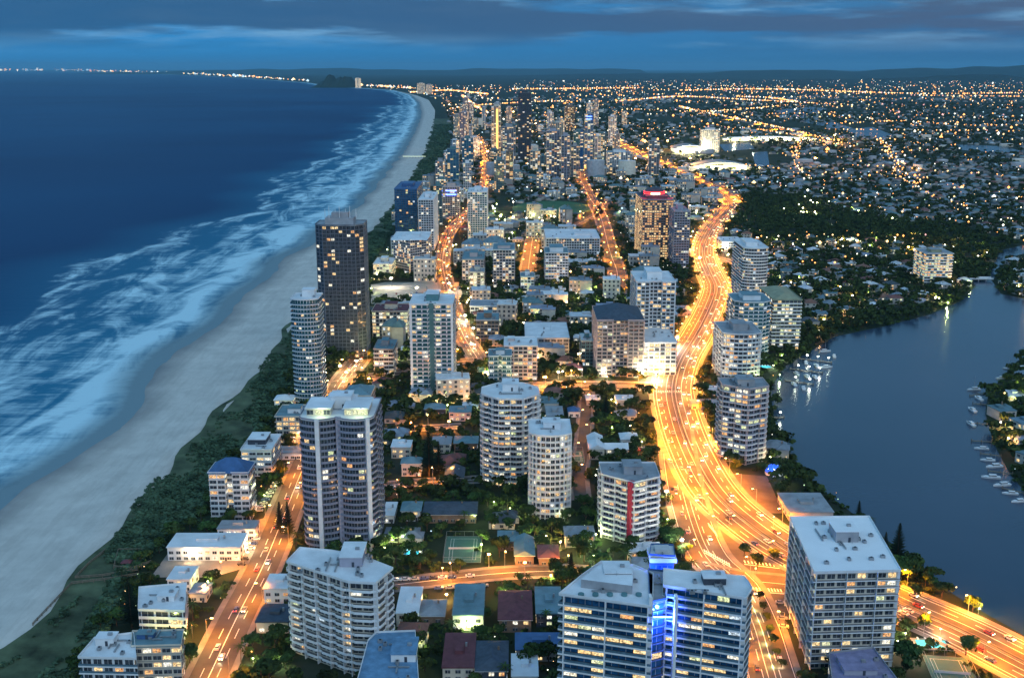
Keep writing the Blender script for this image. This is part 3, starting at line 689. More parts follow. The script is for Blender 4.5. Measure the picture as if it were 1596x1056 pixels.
def crown_red(root, poly, h, w, d, mx, my):
    mb = MB(); r0 = w * .34; rg = []
    for k in range(6):
        t = k / 6 * math.pi / 2; rg += [(mx + r0 * math.cos(t) * math.cos(a), my + r0 * math.cos(t) * math.sin(a), 5 + 6 * math.sin(t)) for a in np.linspace(0, 2 * math.pi, 17)[:-1]]
    mb.add(rg + [(mx, my, 11.2)], [(k * 16 + i, k * 16 + (i + 1) % 16, (k + 1) * 16 + (i + 1) % 16, (k + 1) * 16 + i) for k in range(5) for i in range(16)] + [(80 + i, 80 + (i + 1) % 16, 96) for i in range(16)], dark)
    mb.tube((mx, my, 0), (mx, my, 5), r0, r0, dark, 16); mb.build('crown', root, (0, 0, h + .4))
    for s in range(3):
        mb = MB(); mb.tube((mx, my, 0), (mx, my, .7), r0 + .5, r0 + .5, rdl, 16); mb.build('red_light_ring', root, (0, 0, h + 1.6 + s * 2.1))
    mb = MB(); mb.box((mx, my - r0 - .9, 0), (w * .3, .5, 2.6), sod); mb.build('illuminated_emblem', root, (0, 0, h + 3))
    for s in (-1, 1): lamp(root, (mx + s * w * .42, my - d * .3, h + 8), (1, .04, .05), 9000)
    lamp(root, (mx, my - d * .5, h + 7), (1, .05, .05), 9000)
LIGHTS = {}
def down_lamp(parent, loc, c, p):
    key = ('s', tuple(round(x, 3) for x in c), round(p, -3))
    if key not in LIGHTS:
        l = bpy.data.lights.new('lamp_light', 'SPOT'); l.color = c; l.energy = p; l.shadow_soft_size = .6; l.spot_size = R(164); l.spot_blend = .35; LIGHTS[key] = l
    o = bpy.data.objects.new('lamp_light', LIGHTS[key]); col.objects.link(o); o.location = loc; o.parent = parent
    return o
def lamp(parent, loc, c, p, r=.6, name='lamp_light'):
    key = (tuple(round(x, 3) for x in c), round(p), r)
    if key not in LIGHTS:
        l = bpy.data.lights.new('lamp_light', 'POINT'); l.color = c; l.energy = p; l.shadow_soft_size = r; LIGHTS[key] = l
    o = bpy.data.objects.new(name, LIGHTS[key]); col.objects.link(o); o.location = loc
    if parent: o.parent = parent
    return o

# ------------------------------------------------------------------ the towers one by one
G_ = 'glass'
# nearest row
TP('cream balconied apartment tower with angled front beside the orange esplanade, lowest left of centre', [(453, 876), (545, 906), (583, 908), (606, 888), (560, 870), (515, 862), (470, 858)], (560, 907, 1052),
   scal=.7, wall=cream, slab=white, rail=white, over=1.5, bay=3.4, lit=.09, roof=roofw, plant=(.22, .5, 4, .12, .2), upper=lilac, fins=2, wh=1.9, railh=.7, roofbits=14)
def deck_u(root, poly, h, w, d, mx, my):
    mb = MB(); mb.prism(ccw([(x * .62 + mx * .38, y * .6 + my * .4 + 1.5) for x, y in poly]), .4, 3.6, grey, roofw); mb.build('penthouse', root, (0, 0, h))
    for k in range(5):
        b = MB(); b.tube((0, 0, 0), (0, 0, .8), 1.1, 1.1, teal, 10); b.build('roof_planter', root, (mx + (k - 2) * w * .16, my - d * .28, h + .4))
mb_h = height_at(1020, 935, P(1020, 1150)[1])
u1 = TP('left wing of the big blue glass apartment block with white slabs at the bottom', [(880, 926), (1011, 944), (1012, 897), (985, 885), (940, 880), (912, 900)], (950, 936, 1150), finw=.45, wall=dark, slab=white, rail=railg, slabt=.36, over=1.5, bay=4.2, lit=.21, glass=glassb, fill=.97, plant=(.3, .3, 3.5, .12, .18), roof=roofw, fins=3, wh=2.4, crown=deck_u, railh=1.0)
u2 = TP('right wing of the big blue glass apartment block beside the bright service road', [(1040, 913), (1158, 931), (1166, 918), (1156, 903), (1085, 897), (1040, 892)], (1100, 922, 1150), finw=.45, wall=dark, slab=white, rail=railg, slabt=.36, over=1.5, bay=4.2, lit=.26, glass=glassb, fill=.97, plant=(.28, .3, 2.5, .1, .1), roof=roofw, fins=3, wh=2.4, railh=1.0)
def blue_top(root, poly, h, w, d, mx, my):
    b = MB(); b.box((0, 0, 0), (w * .86, .3, .5), bll); b.build('blue_light_strip', root, (mx, my - d * .5 - .4, h - 5))
    for k in (-.35, .0, .35): lamp(root, (mx + w * k, my - d * .5 - 2, h - 4.5), (.06, .15, 1), 8000, .5)
    b = MB(); b.box((-w * .5 - .3, -d * .5 - 1, -h), (1.0, 3, h + 3.5), white); b.build('fin_wall', root, (mx, my, h))
    b = MB(); b.box((w * .5 + .3, -d * .5 - 1, -h), (1.0, 3, h + 3.5), white); b.build('fin_wall', root, (mx, my, h))
u3 = TP('blue floodlit glazed link between the two wings of the big blue apartment block', [(1014, 940), (1036, 935), (1037, 893), (1012, 890)], (1025, 936, 1150), wall=dark, slab=bluew, over=.4, bay=3, lit=.1, glass=glassb, plant=None, roof=roofg, crown=blue_top, roofbits=0)
def lift_top(root, poly, h, w, d, mx, my):
    b = MB(); b.box((0, 0, 0), (w * 1.08, d * 1.08, 1.6), white); b.build('cornice', root, (mx, my, h - 2))
    b = MB(); b.box((0, 0, 0), (w * .6, d * .5, 1.3), frame); b.build('roof_frame', root, (mx, my, h + .5))
    for k in (-1, 1): lamp(root, (mx + k * w * .8, my - d * .5 - 3, h - 3.5), (.05, .12, 1), 14000, .5)
TP('blue lit lift tower with pale cap rising behind the blue glass block', [(1014, 866), (1050, 868), (1048, 852), (1016, 851)], (1032, 867, 1085), name='lift_tower', wall=bluew, slab=bluew, over=.3, bay=4, lit=0, glass=glassb, plant=None, roof=roofw, crown=lift_top, roofbits=0)
TP('grey slab apartment block with big flat white roof beside the river, bottom right', [(1235, 809), (1352, 808), (1399, 889), (1272, 892)], (1335, 891, 1040), wall=cream, slab=white, rail=None, over=1.1, bay=3.9, lit=.2, slabt=.5, roof=roofx, plant=(.26, .2, 4.6, .05, .12), upper=grey, wh=2.1, roofbits=16, railh=.9, fins=3)
TP('blue roofed block with rooftop terrace cut off by the bottom edge', [(556, 1075), (576, 1000), (588, 988), (645, 986), (651, 1078)], (603, 1077, 1150), name='apartment_block', cat='building', wall=white, slab=white, over=.6, bay=3.5, lit=.1, roof=mat('blue_terrace', (.12, .24, .38), .6, .3, .3), plant=(.42, .3, 3, .18, .12), upper=white, roofbits=8)
TP('low block with purple grey ribbed roof in front of the big white roofed block', [(1293, 1020), (1360, 1012), (1402, 1068), (1300, 1072)], (1350, 1070, 1120), name='apartment_block', cat='building', wall=grey, over=.3, bay=3.5, lit=.2, roof=mat('purple_roof', (.24, .22, .33), .7, .25, .3), plant=(.5, .4, 2, 0, 0), upper=lilac, roofbits=6)
TP('white modern block with rooftop pool terrace nearest the dunes, bottom left', [(127, 1024), (150, 997), (205, 990), (209, 1026)], (168, 1025, 1080), name='apartment_block', cat='building', wall=white, slab=white, rail=railg, over=1, bay=4, lit=.15, roof=roofw, plant=(.35, .3, 3, -.2, .15), upper=white)
TP('cream block with teal roof behind a dark pine, next to the dunes', [(206, 1008), (281, 1006), (285, 984), (208, 986)], (245, 1007, 1062), name='apartment_block', cat='building', wall=cream, over=.4, bay=3.2, lit=.25, roof=rooft, plant=(.3, .3, 2, -.2, .1), upper=bluew, wh=1.7)
TP('white house block with three balcony floors and pale flat roof', [(219, 950), (285, 952), (288, 912), (220, 918)], (252, 951, 995), name='apartment_block', cat='building', wall=white, rail=white, over=1, bay=5, lit=.1, roof=roofw, plant=(.3, .3, 2.2, .1, 0), upper=white)
# second row
T('broad blue grey twin apartment tower with bowed balconies beside the esplanade', 472, 590, 655, 858, 622, 'twin', scal=.5, wall=slate, slab=violet, rail=violet, over=1.2, bay=3.6, lit=.10, roof=roofw, plant=(.3, .3, 6, 0, .2), upper=white, wh=2.0, railh=.8, strip=[(2, .5, 2.0, white), (7, .5, 2.0, lilac), (12, .5, 2.0, white)], lowlit=.2, crown=crown_twin)
T('small white apartment tower with navy pyramid roof by the dune scrub', 329, 392, 738, 812, 722, 'notch', wall=white, slab=white, over=.25, bay=3.8, lit=.32, roof=bluew, plant=None, crown=crown_hip(bluew, 6, .8), wh=1.7, pal=LW[:3], name='apartment_tower')
T('white flat roofed block with dark penthouse band behind the navy roofed tower', 377, 426, 702, 742, 678, name='apartment_block', cat='building', wall=white, over=.4, bay=4, lit=.2, roof=roofw, plant=(.6, .5, 3, -.1, .1), upper=dark, wh=1.6)
T('cream block with teal roof in front of the curved glass tower', 430, 484, 650, 690, 632, name='apartment_block', cat='building', wall=cream, over=.8, bay=3.4, lit=.35, roof=rooft, plant=(.4, .4, 3, 0, 0), upper=white)
T('cream tower with blue hip roof standing alone behind the twin tower', 538, 580, 618, 672, 602, wall=cream, over=.3, bay=4, lit=.2, roof=rooft, plant=None, crown=crown_hip(rooft, 4, .4), wh=1.7)
T('white apartment tower of dense balconies, wide top, in front of the orange cross street', 749, 842, 622, 757, 598, 'oct', scal=.8, fins=2, wall=grey, slab=white, rail=white, over=1.6, bay=3.3, lit=.30, roof=roofw, plant=(.3, .4, 4, 0, .2), upper=white, wh=1.9, railh=.7)
T('round fronted white balcony tower with peaked roof panels', 823, 891, 680, 808, 655, 'curve', fins=1, wall=cream, slab=white, rail=white, over=1.4, bay=3.3, lit=.26, roof=roofw, plant=(.45, .35, 3.5, .05, .1), upper=roofw, wh=1.9, railh=.7)
T('white balcony tower with a red vertical stripe beside the highway', 937, 1029, 752, 850, 722, 'vee', scal=.7, fins=2, wall=lilac, slab=white, rail=white, over=1.3, bay=3.2, lit=.22, roof=roofg, plant=(.35, .4, 4, .05, .1), upper=grey, strip=[(0, .94, 1.9, redp)], wh=1.9, railh=.7)
T('grey violet balconied tower standing at the river bank beside the highway', 1123, 1196, 607, 724, 590, 'vee', scal=.7, fins=2, wall=lilac, slab=pink, rail=white, over=1.2, bay=3.4, lit=.34, roof=roofg, plant=(.4, .5, 4, 0, 0), upper=grey, wh=1.9, pal=LW[:4], railh=.5)
# middle distance
T('tall dark glass skyscraper with white floor grid by the beach', 497, 573, 352, 557, None, 'cham', depth=28, wall=dark, slab=slate, slabt=.3, over=.45, bay=2.9, lit=.12, fins=1, roof=roofg, plant=(.5, .5, 4, 0, 0), upper=white, crown=crown_spire, name='skyscraper', cat='skyscraper', wh=2.0, pal=[LW[0], LW[2], LW[1]])
T('slim curved pale glass tower standing on the beach side of the dark skyscraper', 458, 503, 468, 632, None, 'curve', depth=22, wall=white, slab=white, rail=railg, over=1.2, bay=3.4, lit=.10, glass=glasst, roof=roofw, plant=(.5, .4, 5, .1, .15), upper=white, wh=2.3)
T('pale tower with white side fins and dark green glass centre', 640, 709, 475, 616, 460, 'notch', wall=white, slab=white, rail=railg, over=.9, bay=3.6, lit=.14, glass=glasst, roof=roofw, plant=(.3, .5, 5, 0, .1), upper=teal, strip=[(2, .5, 6.5, teal), (0, .02, 1.6, white), (4, .98, 1.6, white)], wh=2.0)
T('cream apartment tower with dark hipped roof left of the highway bend', 928, 1003, 500, 588, 478, 'zig', wall=cream, slab=pink, rail=None, over=.5, bay=3.0, lit=.22, roof=bluew, plant=None, crown=crown_hip(roofd, 7, .6), fins=1, wh=1.8)
T('bright white floodlit tower beside the highway', 988, 1050, 440, 560, 424, 'zig', wall=white, slab=white, rail=None, over=.7, bay=3.0, lit=.22, fins=2, roof=roofw, plant=(.4, .5, 6, 0, 0), upper=white, wh=1.9)
T('brightly floodlit white low block at the foot of the white tower', 1000, 1054, 535, 585, 512, name='apartment_block', cat='building', wall=white, over=.6, bay=4, lit=.5, roof=roofw, plant=None)
T('tower full of amber windows with a glowing red crown', 999, 1047, 312, 408, 300, 'rect', wall=brownw, slab=lilac, over=.3, bay=2.7, lit=.62, roof=roofd, plant=(.7, .7, 3, 0, 0), upper=dark, crown=crown_red, wh=1.7, pal=[LW[0], LW[1]], lowlit=.2)
T('lilac grey slab tower attached right of the red crowned tower', 1048, 1073, 330, 418, 322, wall=lilac, slab=lilac, over=.4, bay=2.8, lit=.18, fins=1, roof=roofg, wh=1.7)
T('slim pale balcony tower right of the highway, tallest on that side', 1155, 1195, 388, 480, 374, 'curve', wall=grey, slab=white, rail=white, over=1.2, bay=3.3, lit=.12, roof=roofw, plant=(.5, .5, 4, -.1, 0), upper=white)
T('blue green glass tower in front of the slim pale balcony tower', 1141, 1200, 472, 560, 458, 'cham', wall=white, slab=white, rail=railg, over=.9, bay=3.3, lit=.22, glass=glasst, roof=rooft, plant=(.5, .5, 4, 0, 0), upper=white)
T('olive tower with dull green hip roof near the marina', 1200, 1246, 468, 545, 448, 'rect', wall=olive, slab=olive, rail=white, over=.8, bay=3.0, lit=.34, roof=rooft, plant=None, crown=crown_hip(olive, 4, .5), pal=[LW[3], LW[0], LW[2]])
T('round cornered pale tower with warm lit balconies above the river tower', 1124, 1186, 522, 598, 502, 'curve', fins=3, wall=lilac, slab=white, rail=white, over=1.2, bay=3.3, lit=.42, roof=roofg, plant=(.4, .4, 5, 0, 0), upper=grey, pal=LW[:3])
T('navy glass slab tower by the beach beyond the skyscraper', 616, 652, 295, 378, 284, wall=dark, slab=bluew, over=.4, bay=3, lit=.05, glass=glassb, roof=bluew, plant=(.5, .4, 4, 0, 0), upper=bluew)
T('white ribbed slab attached to the navy glass tower', 653, 677, 312, 390, 300, wall=white, slab=white, over=.5, bay=3, lit=.06, fins=1, roof=roofw)
T('broad pale stepped tower with tented roof by the beach', 610, 668, 375, 432, 362, 'vee', wall=pink, slab=white, rail=None, over=.7, bay=3, lit=.3, roof=roofw, plant=(.5, .4, 3, 0, 0), upper=white, crown=crown_hip(roofw, 4, 0))
T('white tower with teal windows left of the sports oval', 729, 760, 300, 376, 293, wall=white, slab=white, over=.5, bay=3, lit=.2, glass=glasst, fins=2, roof=roofw)
T('white slab block with vertical ribs beyond the dark trees', 850, 935, 372, 404, 358, wall=white, slab=white, over=.8, bay=3, lit=.15, fins=1, roof=roofw, plant=(.3, .3, 2, .2, 0), name='apartment_block', cat='building')
T('stepped pale tower in front of the ribbed white slab', 849, 886, 395, 442, 386, wall=white, slab=white, rail=white, over=.8, bay=3, lit=.3, roof=rooft, plant=(.6, .6, 5, 0, 0))
T('white and teal mid rise beside the glowing orange side street', 768, 803, 390, 448, 380, wall=pink, slab=white, over=.7, bay=3, lit=.3, roof=rooft, plant=(.6, .5, 3, 0, 0))
T('tan mid rise left of the white and teal one', 720, 755, 405, 448, 392, wall=pink, slab=grey, over=.5, bay=3, lit=.25, roof=rooft)
T('slim cream block with greenish lit windows', 732, 755, 425, 460, 418, wall=cream, over=.3, bay=3, lit=.6, roof=roofg, pal=[LW[3], LW[2]])
T('slim white mid rise at the foot of the side street', 811, 833, 432, 462, 425, wall=white, over=.4, bay=3, lit=.3, roof=rooft)
T('narrow glassy tower in front of the tan apartment block', 761, 798, 556, 606, 545, 'notch', wall=white, slab=white, rail=railg, over=.7, bay=3.2, lit=.2, glass=glasst, roof=rooft, plant=(.4, .4, 3, 0, 0))
T('tan apartment block with pale flat roof', 785, 838, 540, 592, 526, wall=pink, slab=white, over=.6, bay=3.2, lit=.25, roof=roofw, plant=(.2, .3, 2, -.3, .2), name='apartment_block', cat='building')
T('brown block behind the long parking deck', 742, 778, 500, 532, 488, wall=brownw, slab=pink, over=.5, bay=3, lit=.25, roof=rooft, name='apartment_block', cat='building')
T('yellow floodlit resort block facing the car park', 580, 637, 486, 530, 474, wall=cream, slab=cream, over=.6, bay=3, lit=.72, roof=roofm, pal=[LW[3], LW[0], LW[2]], name='resort_block', cat='hotel')
T('grey mid rise between the dark skyscraper and the finned tower', 583, 615, 545, 588, 530, wall=grey, slab=grey, rail=white, over=.6, bay=3, lit=.3, roof=rooft, name='apartment_block', cat='building')
T('low lit block beyond the car park', 582, 612, 412, 436, 402, wall=cream, over=.3, bay=3, lit=.6, roof=roofw, name='apartment_block', cat='building', pal=[LW[3], LW[0]])
T('white roofed hall with grey walls in the middle of the dark trees', 818, 888, 528, 550, 503, wall=grey, over=.6, bay=5, lit=.1, roof=roofw, plant=None, name='hall', cat='building', roofbits=4)
T('long pale parking deck with striped front', 732, 803, 478, 494, 468, wall=white, over=.7, bay=4, lit=.2, roof=roofg, plant=None, name='parking_deck', cat='parking deck', roofbits=4)
T('teal sided low block left of the hipped cream tower', 905, 926, 532, 570, 520, wall=teal, over=.3, bay=3, lit=.1, roof=roofw, name='apartment_block', cat='building')
T('balconied block in the suburb above the river', 1438, 1482, 396, 444, 388, wall=olive, slab=white, rail=white, over=.8, bay=3.2, lit=.6, roof=roofg, plant=(.4, .4, 3, 0, 0), pal=[LW[0], LW[1], LW[3]])
T('white low hotel block right of the highway bend', 1125, 1160, 378, 392, 370, wall=white, over=.4, bay=3.2, lit=.35, roof=roofw, plant=None, name='apartment_block', cat='building')
# the far cluster
FAR = [(807, 828, 145, 252, 'tallest black tower of the far cluster', dark, glassd, .10, 'skyscraper'), (766, 781, 166, 246, 'far tower with a glowing yellow edge', cream, glassd, .3, 'skyscraper'),
 (783, 804, 198, 262, 'grey far tower right of the yellow edged one', grey, glassd, .3, 'skyscraper'), (851, 872, 205, 280, 'left half of the wide lilac far tower', lilac, glassd, .28, 'skyscraper'), (874, 888, 212, 282, 'right half of the wide lilac far tower', lilac, glassd, .28, 'skyscraper'),
 (889, 902, 228, 280, 'grey far tower beside the lilac pair', grey, glassd, .3, 'skyscraper'), (903, 909, 206, 268, 'very slim navy far tower', bluew, glassb, .15, 'skyscraper'), (910, 924, 178, 264, 'far tower with blue lit top', grey, glassb, .25, 'skyscraper'),
 (893, 912, 206, 258, 'far tower with teal band at its top', teal, glasst, .2, 'skyscraper'), (926, 936, 212, 258, 'slim pale tower right of the blue topped one', white, glassd, .3, 'skyscraper'), (852, 863, 176, 210, 'pale tower standing behind the lilac pair', white, glassd, .15, 'skyscraper'),
 (880, 896, 166, 204, 'square dark tower behind the lilac pair', brownw, glassd, .3, 'skyscraper'), (948, 960, 182, 228, 'pale tower with lit cap at the far right of the cluster', white, glassd, .3, 'skyscraper'), (1010, 1027, 220, 276, 'grey tower beside the bright highway', grey, glassd, .25, 'skyscraper'),
 (1093, 1121, 203, 238, 'broad white far hotel with stepped top', white, glassd, .3, 'hotel'), (720, 738, 216, 262, 'pale beach tower left of the bright orange road', teal, glassb, .2, 'tower'), (697, 716, 233, 282, 'blue grey beach tower', teal, glassb, .15, 'tower'), (722, 735, 255, 300, 'slim tower beside the orange road', white, glassd, .2, 'tower'),
 (679, 694, 252, 292, 'low tower with greenish windows near the beach', grey, glassd, .4, 'tower'), (690, 717, 292, 338, 'tower with blue lamps on its roof', pink, glassd, .3, 'tower'), (676, 690, 290, 350, 'teal slab behind the white ribbed slab', teal, glassd, .1, 'tower'),
 (946, 985, 238, 270, 'white stepped low block left of the bright highway', white, glassd, .3, 'building'), (788, 800, 236, 288, 'brown tower in front of the yellow edged one', brownw, glassd, .3, 'tower'), (770, 786, 250, 300, 'greenish tower left of the oval', teal, glassd, .2, 'tower'),
 (826, 842, 236, 268, 'cream tower at the foot of the black tower', cream, glassd, .5, 'tower'), (927, 941, 246, 275, 'squat lit block among the far cluster', cream, glassd, .5, 'tower'), (650, 662, 130, 146, 'distant beach tower near the headland', cream, glassd, .5, 'tower'),
 (554, 562, 122, 137, 'very distant lit tower beside the headland', cream, glassd, .8, 'tower'), (664, 674, 132, 147, 'distant tower right of the bay', pink, glassd, .5, 'tower'), (836, 847, 268, 300, 'dark block beyond the oval', grey, glassd, .3, 'tower')]
for xl, xr, yt, yb, lb, wm, gm, li, cat in FAR:
    cr = None
    if lb == 'far tower with a glowing yellow edge':
        def cr(root, poly, h, w, d, mx, my): b = MB(); b.box((0, 0, 0), (5, 2, h * .95), mat('yellow_light_strip', (1, .62, .16), .4, .05, 1, emis=1.2)); b.build('yellow_light_strip', root, (mx + w * .1, my - d / 2 - 1.5, 0))
    if 'blue lit top' in lb or 'blue lamps' in lb:
        def cr(root, poly, h, w, d, mx, my):
            for k in range(2): b = MB(); b.box((0, 0, 0), (w * .6, 1, 1.6), bll); b.build('blue_light_strip', root, (mx, my - d / 2 - 1.2, h - 6 - 6 * k))
    T(lb, xl, xr, yt, yb, kind='rect', depth=None, name='apartment_tower' if cat != 'skyscraper' else 'skyscraper', cat=cat, wall=wm, glass=gm, lit=li, over=.5, bay=5 if yt < 240 else 3.6, roof=roofg, plant=(.5, .5, 6, 0, 0), upper=wm, crown=cr, det=1 if (xr - xl) * 1. > 9 and yb < 9999 else 0, roofbits=0)

# slimmer towers scattered among the far cluster
nft = 0
for k in range(900):
    x = random.gauss(850, 75) if k % 3 else random.gauss(730, 45); yb = random.uniform(186, 318)
    X, Y = P(x, yb)
    if 796 < x < 838 or X < vegX(Y) + 60 or not 680 < x < 1010 or (780 < x < 930 and 280 < yb < 350) or not free(X, Y, 14, 3): continue
    h = random.choice((22, 30, 40, 55, 75, 105)) * (1 if yb < 285 else .6); w = random.uniform(16, 26); ci = random.randrange(6)
    wm = (cream, white, grey, pink, teal, lilac)[ci]; tall = 'tall' if h > 55 else 'mid height' if h > 34 else 'low'
    tower('apartment_tower', tall + ' ' + ('cream', 'white', 'grey', 'pinkish', 'teal', 'lilac')[ci] + ' far tower ' + where(X, Y), 'tower', plan(random.choice(('rect', 'cham', 'oct')), w, w), h, (X, Y), random.uniform(-.2, .2), wall=wm, slab=wm, over=.5, bay=4.2, lit=random.uniform(.12, .45), det=0, roof=roofg, plant=(.5, .5, 4, 0, 0), upper=wm, group='towers of the far cluster', wh=2.4, pal=LW[:3] + [LW[0]])
    nft += 1
    if nft >= 46: break
# ------------------------------------------------------------------ hand placed low buildings near the camera: each with walls, roof, windows
def lowrise(label, xl, xr, yfront_top, ybase, h, depth, roofc, wallc=None, rz=0, hip=False, lit=.3, rh=2.5, cat='house', name='house', gable=False, yard=0):
    xc = (xl + xr) / 2; X, Y = P(xc, ybase); w = (xr - xl) / pxm(X, Y, h)
    wallc = wallc or random.choice((cream, white, pink, brownw, grey)); r = R(rz)
    root = empty(name, (X - math.sin(r) * depth / 2, Y + math.cos(r) * depth / 2, 0), r); tag(root, label, cat)
    b = MB(); b.box((0, 0, 0), (w, depth, h), wallc); b.build('wall', root)
    b = MB()
    if hip or gable: b.hip((0, 0), (w, depth), 0, rh, roofc, 0, .7, gable); b.box((0, 0, -.25), (w + 1.2, depth + 1.2, .24), white)
    else: b.box((0, 0, 0), (w + .8, depth + .8, .45), roofc); b.box((0, 0, .45), (w * .3, depth * .25, 1.3), roofc)
    ro = b.build('roof', root, (0, 0, h + .02))
    if gable and depth > w:
        for k in range(int(depth / 2.2)): q = MB(); q.box((0, 0, 0), (w * .98, .12, .1), metal); 
    ch = MB(); ch.box((0, 0, 0), (.8, .8, 1.6), brownw if hip else metal); ch.build('chimney' if hip else 'roof_unit', ro, (w * .22, depth * .1, rh * .5 if hip else .45))
    fl = max(1, int(h / 2.9))
    for f in range(fl):
        nb = max(2, int(w / 3.4))
        for j in range(nb):
            put('window', pane_mesh(1.9, 1.4, random.choices(LW, LWW)[0] if random.random() < lit else glassd, frame), root, (-w / 2 + w * (j + .5) / nb, -depth / 2 - .05, f * 2.95 + .8))
        for j in range(max(1, int(depth / 5))):
            s = 1 if X < 0 else -1
            put('window', pane_mesh(1.9, 1.4, random.choices(LW, LWW)[0] if random.random() < lit else glassd, frame), root, (s * (w / 2 + .05), -depth / 2 + depth * (j + .5) / max(1, int(depth / 5)), f * 2.95 + .8), R(90) * s)
    b = MB(); b.box((0, 0, 0), (1.1, .12, 2.1), redp if 'maroon' in label else dark); b.build('door', root, (w * .3, -depth / 2 - .06, 0))
    co, si = math.cos(r), math.sin(r); c0 = root.location
    mark([(c0[0] + x * co - y * si, c0[1] + x * si + y * co) for x, y in ((-w / 2 - 1, -depth / 2 - 1), (w / 2 + 1, -depth / 2 - 1), (w / 2 + 1, depth / 2 + 1), (-w / 2 - 1, depth / 2 + 1))], 3)
    return root
LR = [
 ('long maroon roofed house in the lowest row, right of the teal roofed one', 778, 828, 960, 985, 6, 26, roofm, brownw, 0, 1), ('dark teal flat roofed house between maroon roof and blue glass block', 836, 876, 952, 976, 6, 24, rooft, dark),
 ('low house with wide bright blue roof in the lowest row', 804, 878, 1006, 1030, 5, 13, bluew, grey), ('two storey house with teal grey metal roof right of the court lane', 706, 753, 958, 982, 7, 28, rooft, white),
 ('narrow house with stepped pale blue roofs beside the cream balconied tower', 618, 652, 958, 976, 6, 24, roofw, white), ('house with grey violet hipped roof', 655, 692, 956, 972, 4, 14, roofg, brownw, 0, 1),
 ('two storey house with dark maroon roof at the bottom edge', 690, 738, 1035, 1062, 6, 26, roofm, cream), ('dark roofed house cut by the bottom edge', 742, 790, 1040, 1066, 6, 22, roofd, dark, 0, 1), ('pale house with round teal skylight at the bottom edge', 798, 838, 1050, 1072, 5, 16, roofw, cream),
 ('low teal roofed shed above the red tiled house', 776, 808, 842, 858, 5, 12, rooft, dark), ('long grey blue metal roofed house facing the orange street', 803, 832, 862, 880, 5, 20, rooft, brownw, 0, 0, 1), ('house with red tiled hip roof beside the grey blue one', 840, 870, 866, 882, 4.5, 14, roofr, brownw, 0, 1),
 ('long dark navy roofed house beside the side street', 660, 742, 800, 815, 5, 17, roofd, brownw, 0, 1), ('dark gabled house under an orange lamp', 694, 722, 742, 757, 5, 16, roofd, dark, 0, 0, 1), ('blue roofed house with pale lit wall by the tall twin tower', 626, 655, 790, 812, 6, 12, rooft, white, 0, 1), ('narrow white roofed house hard against the twin tower', 597, 614, 800, 815, 4, 18, roofw, white),
 ('lit two storey house with blue roof beside the side street', 626, 656, 722, 742, 8, 10, rooft, cream, 0, 1), ('house with rounded pale roof', 610, 640, 692, 714, 7, 14, roofw, cream), ('grey blue hip roofed house', 674, 702, 688, 706, 6, 14, roofg, cream, 0, 1), ('wide dark teal roofed house', 708, 744, 690, 702, 5, 13, rooft, brownw, 0, 1),
 ('teal roofed house behind the white balcony tower', 700, 734, 642, 656, 6, 14, rooft, pink), ('small teal house with lit yard', 662, 694, 636, 648, 5, 12, rooft, dark, 0, 1), ('flat grey roofed block beside the white balcony tower', 852, 878, 645, 660, 5, 22, roofg, dark), ('small bright blue roofed house', 886, 904, 640, 650, 4, 9, bluew, white, 0, 1),
 ('cream chapel wing with tall white gabled roof', 919, 942, 700, 716, 7, 24, roofw, cream, 0, 0, 1), ('long cream wing with white roof beside the chapel', 944, 978, 697, 714, 6, 9, roofw, cream, 0, 0, 1), ('white hip roofed house near the highway', 968, 994, 682, 696, 5, 12, roofw, white, 0, 1),
 ('wide white roofed beach restaurant with lit terrace', 262, 375, 852, 874, 7, 16, roofw, white), ('grey roofed hall behind the beach restaurant', 340, 398, 838, 842, 6.2, 10, roofg, white), ('small white roofed annex below the restaurant', 262, 298, 905, 922, 6, 13, roofw, white), ('low house with pale roof beside the white annex', 296, 322, 922, 938, 4, 10, roofg, cream),
 ('dark grey roofed house beside the esplanade', 400, 450, 965, 986, 5, 15, roofd, cream), ('pale roofed house with solar panels left of the balconied tower', 412, 453, 918, 940, 7, 14, roofw, white),
 ('grey ribbed warehouse roof at the river bank', 1230, 1298, 800, 812, 5, 26, roofg, pink), ('small pale pavilion between highway and river tower', 1092, 1122, 606, 616, 4, 10, roofw, white), ('long low roof beside the highway trees', 1078, 1122, 628, 638, 4, 10, roofg, cream),
 ('pale shed beside the orange cross street', 914, 936, 622, 632, 4, 12, roofw, grey), ('long pale shed beside the orange cross street', 960, 988, 622, 632, 4, 12, roofw, grey), ('grey roofed lot building beside the white tower foot', 1052, 1078, 478, 492, 5, 22, roofg, grey),
 ('white roofed beach house by the dunes', 428, 456, 622, 636, 6, 12, roofw, white, 0, 1), ('low teal roofed annex', 424, 470, 708, 716, 4, 12, roofg, white), ('pink walled house with a white roof near the curved glass tower', 512, 530, 618, 636, 8, 12, roofw, pink),
]
for t in LR: lowrise(*t[:8], wallc=t[8] if len(t) > 8 else None, hip=bool(t[10]) if len(t) > 10 else False, gable=bool(t[11]) if len(t) > 11 else False)

